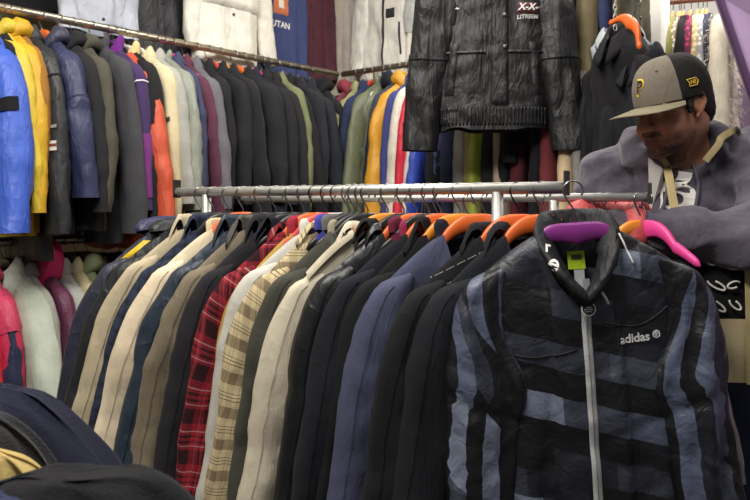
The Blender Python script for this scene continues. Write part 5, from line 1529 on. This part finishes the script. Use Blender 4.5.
# strap from the bag up across the chest and over his far shoulder, and a second strap over the near shoulder
def world_strap(nm, pts, w):
    P = crv(np.linspace(0, 1, 30), np.linspace(0, 1, len(pts)), np.array(pts))
    d = np.gradient(P, axis=0); d /= np.linalg.norm(d, axis=1)[:, None]
    vd = P - np.array([0.3, 0.8, CZ]); vd /= np.linalg.norm(vd, axis=1)[:, None]
    lt = np.cross(d, vd); lt /= np.linalg.norm(lt, axis=1)[:, None]
    bw = bag.matrix_basis.inverted() if False else None
    rows = np.stack([P - lt * w / 2, P - vd * .003, P + lt * w / 2], 1)
    Bi = np.array((Matrix.Translation((tw[0], tw[1], .96)) @ Matrix.Rotation(math.radians(-8), 4, 'Z')).inverted())
    rows = rows @ Bi[:3, :3].T + Bi[:3, 3]
    return link(nm, make_mesh(nm, *loft(rows, closed=False)), khaki, bag)
def hp(x, y, z, off=.006):
    """world point pushed onto the hoodie surface"""
    q = Vector(ml(x, y, z)); h = hbvh.find_nearest(q)
    return np.array(MW @ (h[0] + h[1] * off))
s1 = world_strap('shoulder_strap', [hp(.98, 2.0, 1.58), hp(.93, 1.86, 1.57), hp(.878, 1.82, 1.55), hp(.846, 1.80, 1.517), hp(.828, 1.79, 1.478)], .017)
s1['label'] = 'khaki webbing strap over the shoulder'
s2 = world_strap('chest_strap', [hp(.735, 1.86, 1.50), hp(.735, 1.82, 1.44), hp(.745, 1.80, 1.38), hp(.765, 1.79, 1.32), hp(.80, 1.78, 1.25)], .02)
s2['label'] = 'khaki webbing strap across the chest'
# ================================================================== FOLDED PILE ON A TABLE, NEAR THE CAMERA
tb_ = thing('table', 'low display table under the folded dark clothes', 'table', (-.46, .86, 0))
me = box(0, 0, .86, .62, .62, .03, .004); link('table_top', me, plain('table_laminate', '#55483c', .5), tb_)
for sx_ in (-1, 1):
    for sy_ in (-1, 1):
        v = tube([(sx_ * .27, sy_ * .27, .85), (sx_ * .27, sy_ * .27, .4), (sx_ * .27, sy_ * .27, 0)], .018, 10)
        link('leg', make_mesh('leg', *v), STEEL, tb_)
def mound(nm, label, cat, c, R, z0, ridge, m, seed, rotz=0.0, amp=.008, group='folded clothes on the table', thick=None, pw=.42):
    """soft folded garment: superellipse outline, rounded thick edge, ridge line profile given as heights along x"""
    nu, nv = 96, 30
    a = np.linspace(0, 2 * PI, nu, endpoint=False); r = np.linspace(0, 1, nv)
    A, Rr = np.meshgrid(a, r)
    ca = np.sign(np.cos(A)) * np.abs(np.cos(A)) ** .7; sa = np.sign(np.sin(A)) * np.abs(np.sin(A)) ** .7
    X = R[0] * Rr * ca; Y = R[1] * Rr * sa
    kx = np.linspace(-1, 1, len(ridge))
    H = crv(X / R[0], kx, ridge)[..., 0]
    prof = np.clip(1 - Rr ** 3.2, 0, 1) ** pw
    Z = H * prof + amp * (vnoise(X * 14, Y * 9, seed) * 1.2 + (1 - 2 * np.abs(vnoise(X * 22 + Y * 8, Y * 26, seed + 1))) * .5) * prof
    X = X + .010 * vnoise(A * 3, Rr * 3, seed + 2); Y = Y + .010 * vnoise(A * 3 + 9, Rr * 3, seed + 3)
    top = np.stack([X, Y, Z], -1)
    bot = top[::-1].copy(); bot[..., 2] = -.001
    v, f = loft(np.concatenate([top, bot[1:]], 0))
    o = thing(nm, label, cat, (c[0], c[1], z0), (0, 0, rotz), group)
    link('fabric_fold', make_mesh('fabric_fold', v, f, np.stack([v[:, 0], v[:, 1]], 1)), m, o)
    return o
mound('folded_jacket', 'blue navy folded garment at the very front edge of the pile', 'jacket', (-.35, .63), (.115, .045), .875, [.24, .24, .235, .23, .21], fabric('#2d3350'), 41)
mound('folded_coat', 'charcoal wool coat folded on top of the pile front', 'coat', (-.355, .738), (.215, .075), .875, [.19, .195, .202, .224, .238, .234], fabric('#232326', 'wool'), 42, amp=.006, pw=.3)
mound('folded_shirt', 'khaki yellow garment folded between the charcoal coat and the navy jacket', 'shirt', (-.50, .862), (.16, .045), .875, [.215, .217, .215, .205, .16], fabric('#b39d62'), 43, amp=.003)
mound('folded_fleece', 'dark grey knitted garment tucked inside the navy jacket', 'sweater', (-.56, .935), (.19, .028), .875, [.25, .25, .245, .225, .15], fabric('#3c3c3f', 'wool'), 44, amp=.005)
mound('folded_jacket', 'navy jacket draped over the back of the pile', 'jacket', (-.55, 1.035), (.24, .07), .875, [.2, .22, .23, .232, .212, .145, .05], fabric('#23263a'), 45, amp=.006, pw=.3)
#  grey fleece edge showing along the fold
# ================================================================== THE NEIGHBOURING STALL
SA, SB, SZ = np.array([1.352, 3.56]), np.array([1.66, 3.45]), 2.35
root = thing('stall_rail', 'brown wooden clothes pole in the brightly lit stall behind the man', 'rail')
SD = (SB - SA) / np.linalg.norm(SB - SA)
S0, S1 = SA - SD * .5, SB + SD * .25
link('pole', make_mesh('pole', *tube([(S0[0], S0[1], SZ), ((S0[0] + S1[0]) / 2, (S0[1] + S1[1]) / 2, SZ), (S1[0], S1[1], SZ)], .016, 12)), plain('brown_wood', '#7a5340', .5, bscale=20, noisy=.3), root)
for q in (S0 + SD * .03, S1 - SD * .03):
    link('drop_rod', make_mesh('drop_rod', *tube([(q[0], q[1], SZ), (q[0], q[1], SZ + .3), (q[0], q[1], HCEIL)], .006, 6)), STEEL, root)
def on_stall(px): return on_line(SA, SD, px)
SN = math.radians(62)
def lace(hexc, dark):
    key = ('lace', hexc)
    if key in _mats: return _mats[key]
    k = NT('print_fabric'); tc = k.n('ShaderNodeTexCoord')
    vz = k.n('ShaderNodeTexVoronoi', Scale=42.0); k.l(tc.outputs['Object'], vz.inputs['Vector'])
    nz = k.n('ShaderNodeTexNoise', Scale=60.0, Detail=3.0); k.l(tc.outputs['Object'], nz.inputs['Vector'])
    th = k.math('GREATER_THAN', k.math('ADD', vz.outputs['Distance'], k.math('MULTIPLY', nz.outputs['Fac'], .6)), .68)
    k.l(k.mix(th, lin(hexc), lin(dark)), k.b.inputs['Base Color']); k.b.inputs['Roughness'].default_value = .85
    _mats[key] = k.m; return k.m
GS = 'dresses in the lit neighbouring stall'
st = dict(nu=21, nv=24, su=14, snv=24, sw=.17, cw=.17, hw=.2, L=.75, sl=.5, T=.022, sT=.02, flare=.03, flare_r=.03, amp=.008, collar=None, front=None, dip=.1)
for px, nm, sd, kw in [
    (657, 'top', 'rose pink top at the start of the lit stall pole', dict(col='#b45a78', sw=.11, cw=.11, hw=.12)),
    (661, 'dress', 'black dress near the start of the lit stall pole', dict(col='#2a2528', sw=.11, cw=.11, hw=.12)),
    (665, 'top', 'grey beige top after the black dress', dict(col='#9c917e')),
    (669, 'dress', 'pale olive dress', dict(col='#8c8c5c')),
    (673, 'dress', 'olive green dress with fine stripes', dict(col='#7d7c44')),
    (679, 'top', 'cream printed top', dict(mat=lace('#d8cfb8', '#8a8070'))),
    (681, 'dress', 'bronze brown dress', dict(col='#85704a', L=.85)),
    (684, 'jacket', 'black jacket with bent sleeve in the lit stall', dict(col='#221f22', sw=.19, flare=.2)),
    (691, 'dress', 'magenta dotted dress', dict(mat=lace('#a52c58', '#5a1a33'), L=.9)),
    (698, 'dress', 'long cream lace dress', dict(mat=lace('#d9cca0', '#b3a070'), L=1.0, hw=.26, T=.05)),
    (703, 'top', 'white printed top', dict(mat=lace('#cfcdc6', '#8f8f92'), L=.4)),
    (707, 'coat', 'navy grey coat beside the white fur one', dict(col='#3a3b48', L=1.0))]:
    p = on_stall(px)
    hang(nm, {'top': 'top', 'dress': 'dress', 'jacket': 'jacket', 'coat': 'coat'}[nm], sd, 'in the stall behind' if len(sd.split()) < 9 else 'there', GS, p, SZ, SN + math.radians(180), 'tan', rr=.016, hgroup='hangers in the lit neighbouring stall', **{**st, **kw})
# white fur coat: body plus a coat of fine hair strands
p = on_stall(723)
fk = {**st, 'col': '#ded5c0', 'L': 1.05, 'sl': .75, 'sw': .2, 'cw': .22, 'hw': .29, 'T': .045, 'sT': .045, 'flare': .12, 'flare_r': .12, 'finish': 'wool'}
g = hang('fur_coat', 'coat', 'long white shaggy fur coat', 'at the end of the lit stall pole', GS, p, SZ, SN + math.radians(180), 'tan', rr=.016, hgroup='hangers in the lit neighbouring stall', **fk)
rng = np.random.RandomState(4)
for ch in [c for c in g.root.children if c.name.startswith(('body', 'sleeve'))]:
    me = ch.data; n = len(me.vertices)
    co_ = np.zeros(n * 3, np.float32); me.vertices.foreach_get('co', co_); co_ = co_.reshape(-1, 3)
    nm_ = np.zeros(n * 3, np.float32); me.vertices.foreach_get('normal', nm_); nm_ = nm_.reshape(-1, 3)
    cen = co_.mean(0); cen_y = cen[1]
    parts = []
    idx = rng.choice(n, min(n, 420), replace=False)
    for i in idx:
        for r_ in range(5):
            o = co_[i] + rng.normal(0, .010, 3); nn = np.array([np.sign(co_[i][0] - cen[0]) * .3, np.sign(co_[i][1] - cen_y), 0]) + rng.normal(0, .5, 3); nn /= np.linalg.norm(nn)
            ln = rng.uniform(.02, .04)
            tip = o + nn * ln * .55 + np.array([0, 0, -ln * .8]); mid = o + nn * ln * .4 + np.array([0, 0, -ln * .2])
            s = rng.normal(0, 1, 3); s /= np.linalg.norm(s); w_ = .0011
            parts.append((np.array([o - s * w_, o + s * w_, mid + s * w_, mid - s * w_, tip, tip]), np.array([[0, 1, 2, 3], [3, 2, 4, 5]])))
    fo = link('fur', make_mesh('fur', *merge(parts)), plain('white_fur', '#efe6d0', .7), ch); fo['kind'] = 'stuff'
# ================================================================== CAMERA, LIGHT
cam = bpy.data.cameras.new('camera'); co = bpy.data.objects.new('camera', cam); COL.objects.link(co)
cam.sensor_width = 36; cam.lens = F / 750 * 36; cam.shift_y = -(250 - HY) / 750
cam.clip_start = .05
co.location = (0, 0, CZ); co.rotation_euler = (PI / 2, 0, 0)
cam.dof.use_dof = True; cam.dof.focus_distance = 1.68; cam.dof.aperture_fstop = 8.5
scene.camera = co
def area(name, loc, target, sx, sy, power, color):
    l = bpy.data.lights.new(name, 'AREA'); l.shape = 'RECTANGLE'; l.size = sx; l.size_y = sy; l.energy = power; l.color = color
    o = bpy.data.objects.new(name, l); COL.objects.link(o); o.location = loc
    o.rotation_euler = (Vector(target) - Vector(loc)).to_track_quat('-Z', 'Y').to_euler()
    return o
area('ceiling_light_front', (-.75, .7, 3.05), (0.1, 1.6, 1.1), 1.2, .35, 60, (1, .96, .9))
area('ceiling_light_middle', (.15, 2.45, 3.05), (.0, 2.6, 0), 1.3, .3, 31, (1, .96, .9))
area('ceiling_light_side', (-1.15, 1.5, 3.05), (-.9, 2.4, 1.2), .9, .3, 11, (1, .96, .9))
area('face_fill_right', (.9, .9, 3.05), (.6, 1.7, 1.3), .8, .3, 12, (1, .96, .9))  # added fill from the front right to brighten the man's face, no shop fixture
area('stall_light', (1.62, 3.05, 3.08), (1.55, 3.6, 1.9), 1.0, .4, 45, (1, .97, .96))
w = bpy.data.worlds.new('world'); scene.world = w; w.use_nodes = True
w.node_tree.nodes['Background'].inputs[0].default_value = (.9, .92, 1, 1)
w.node_tree.nodes['Background'].inputs[1].default_value = .14
scene.view_settings.view_transform = 'Standard'
scene.view_settings.look = 'None'
scene.view_settings.exposure = 0
scene.cycles.use_denoising = True
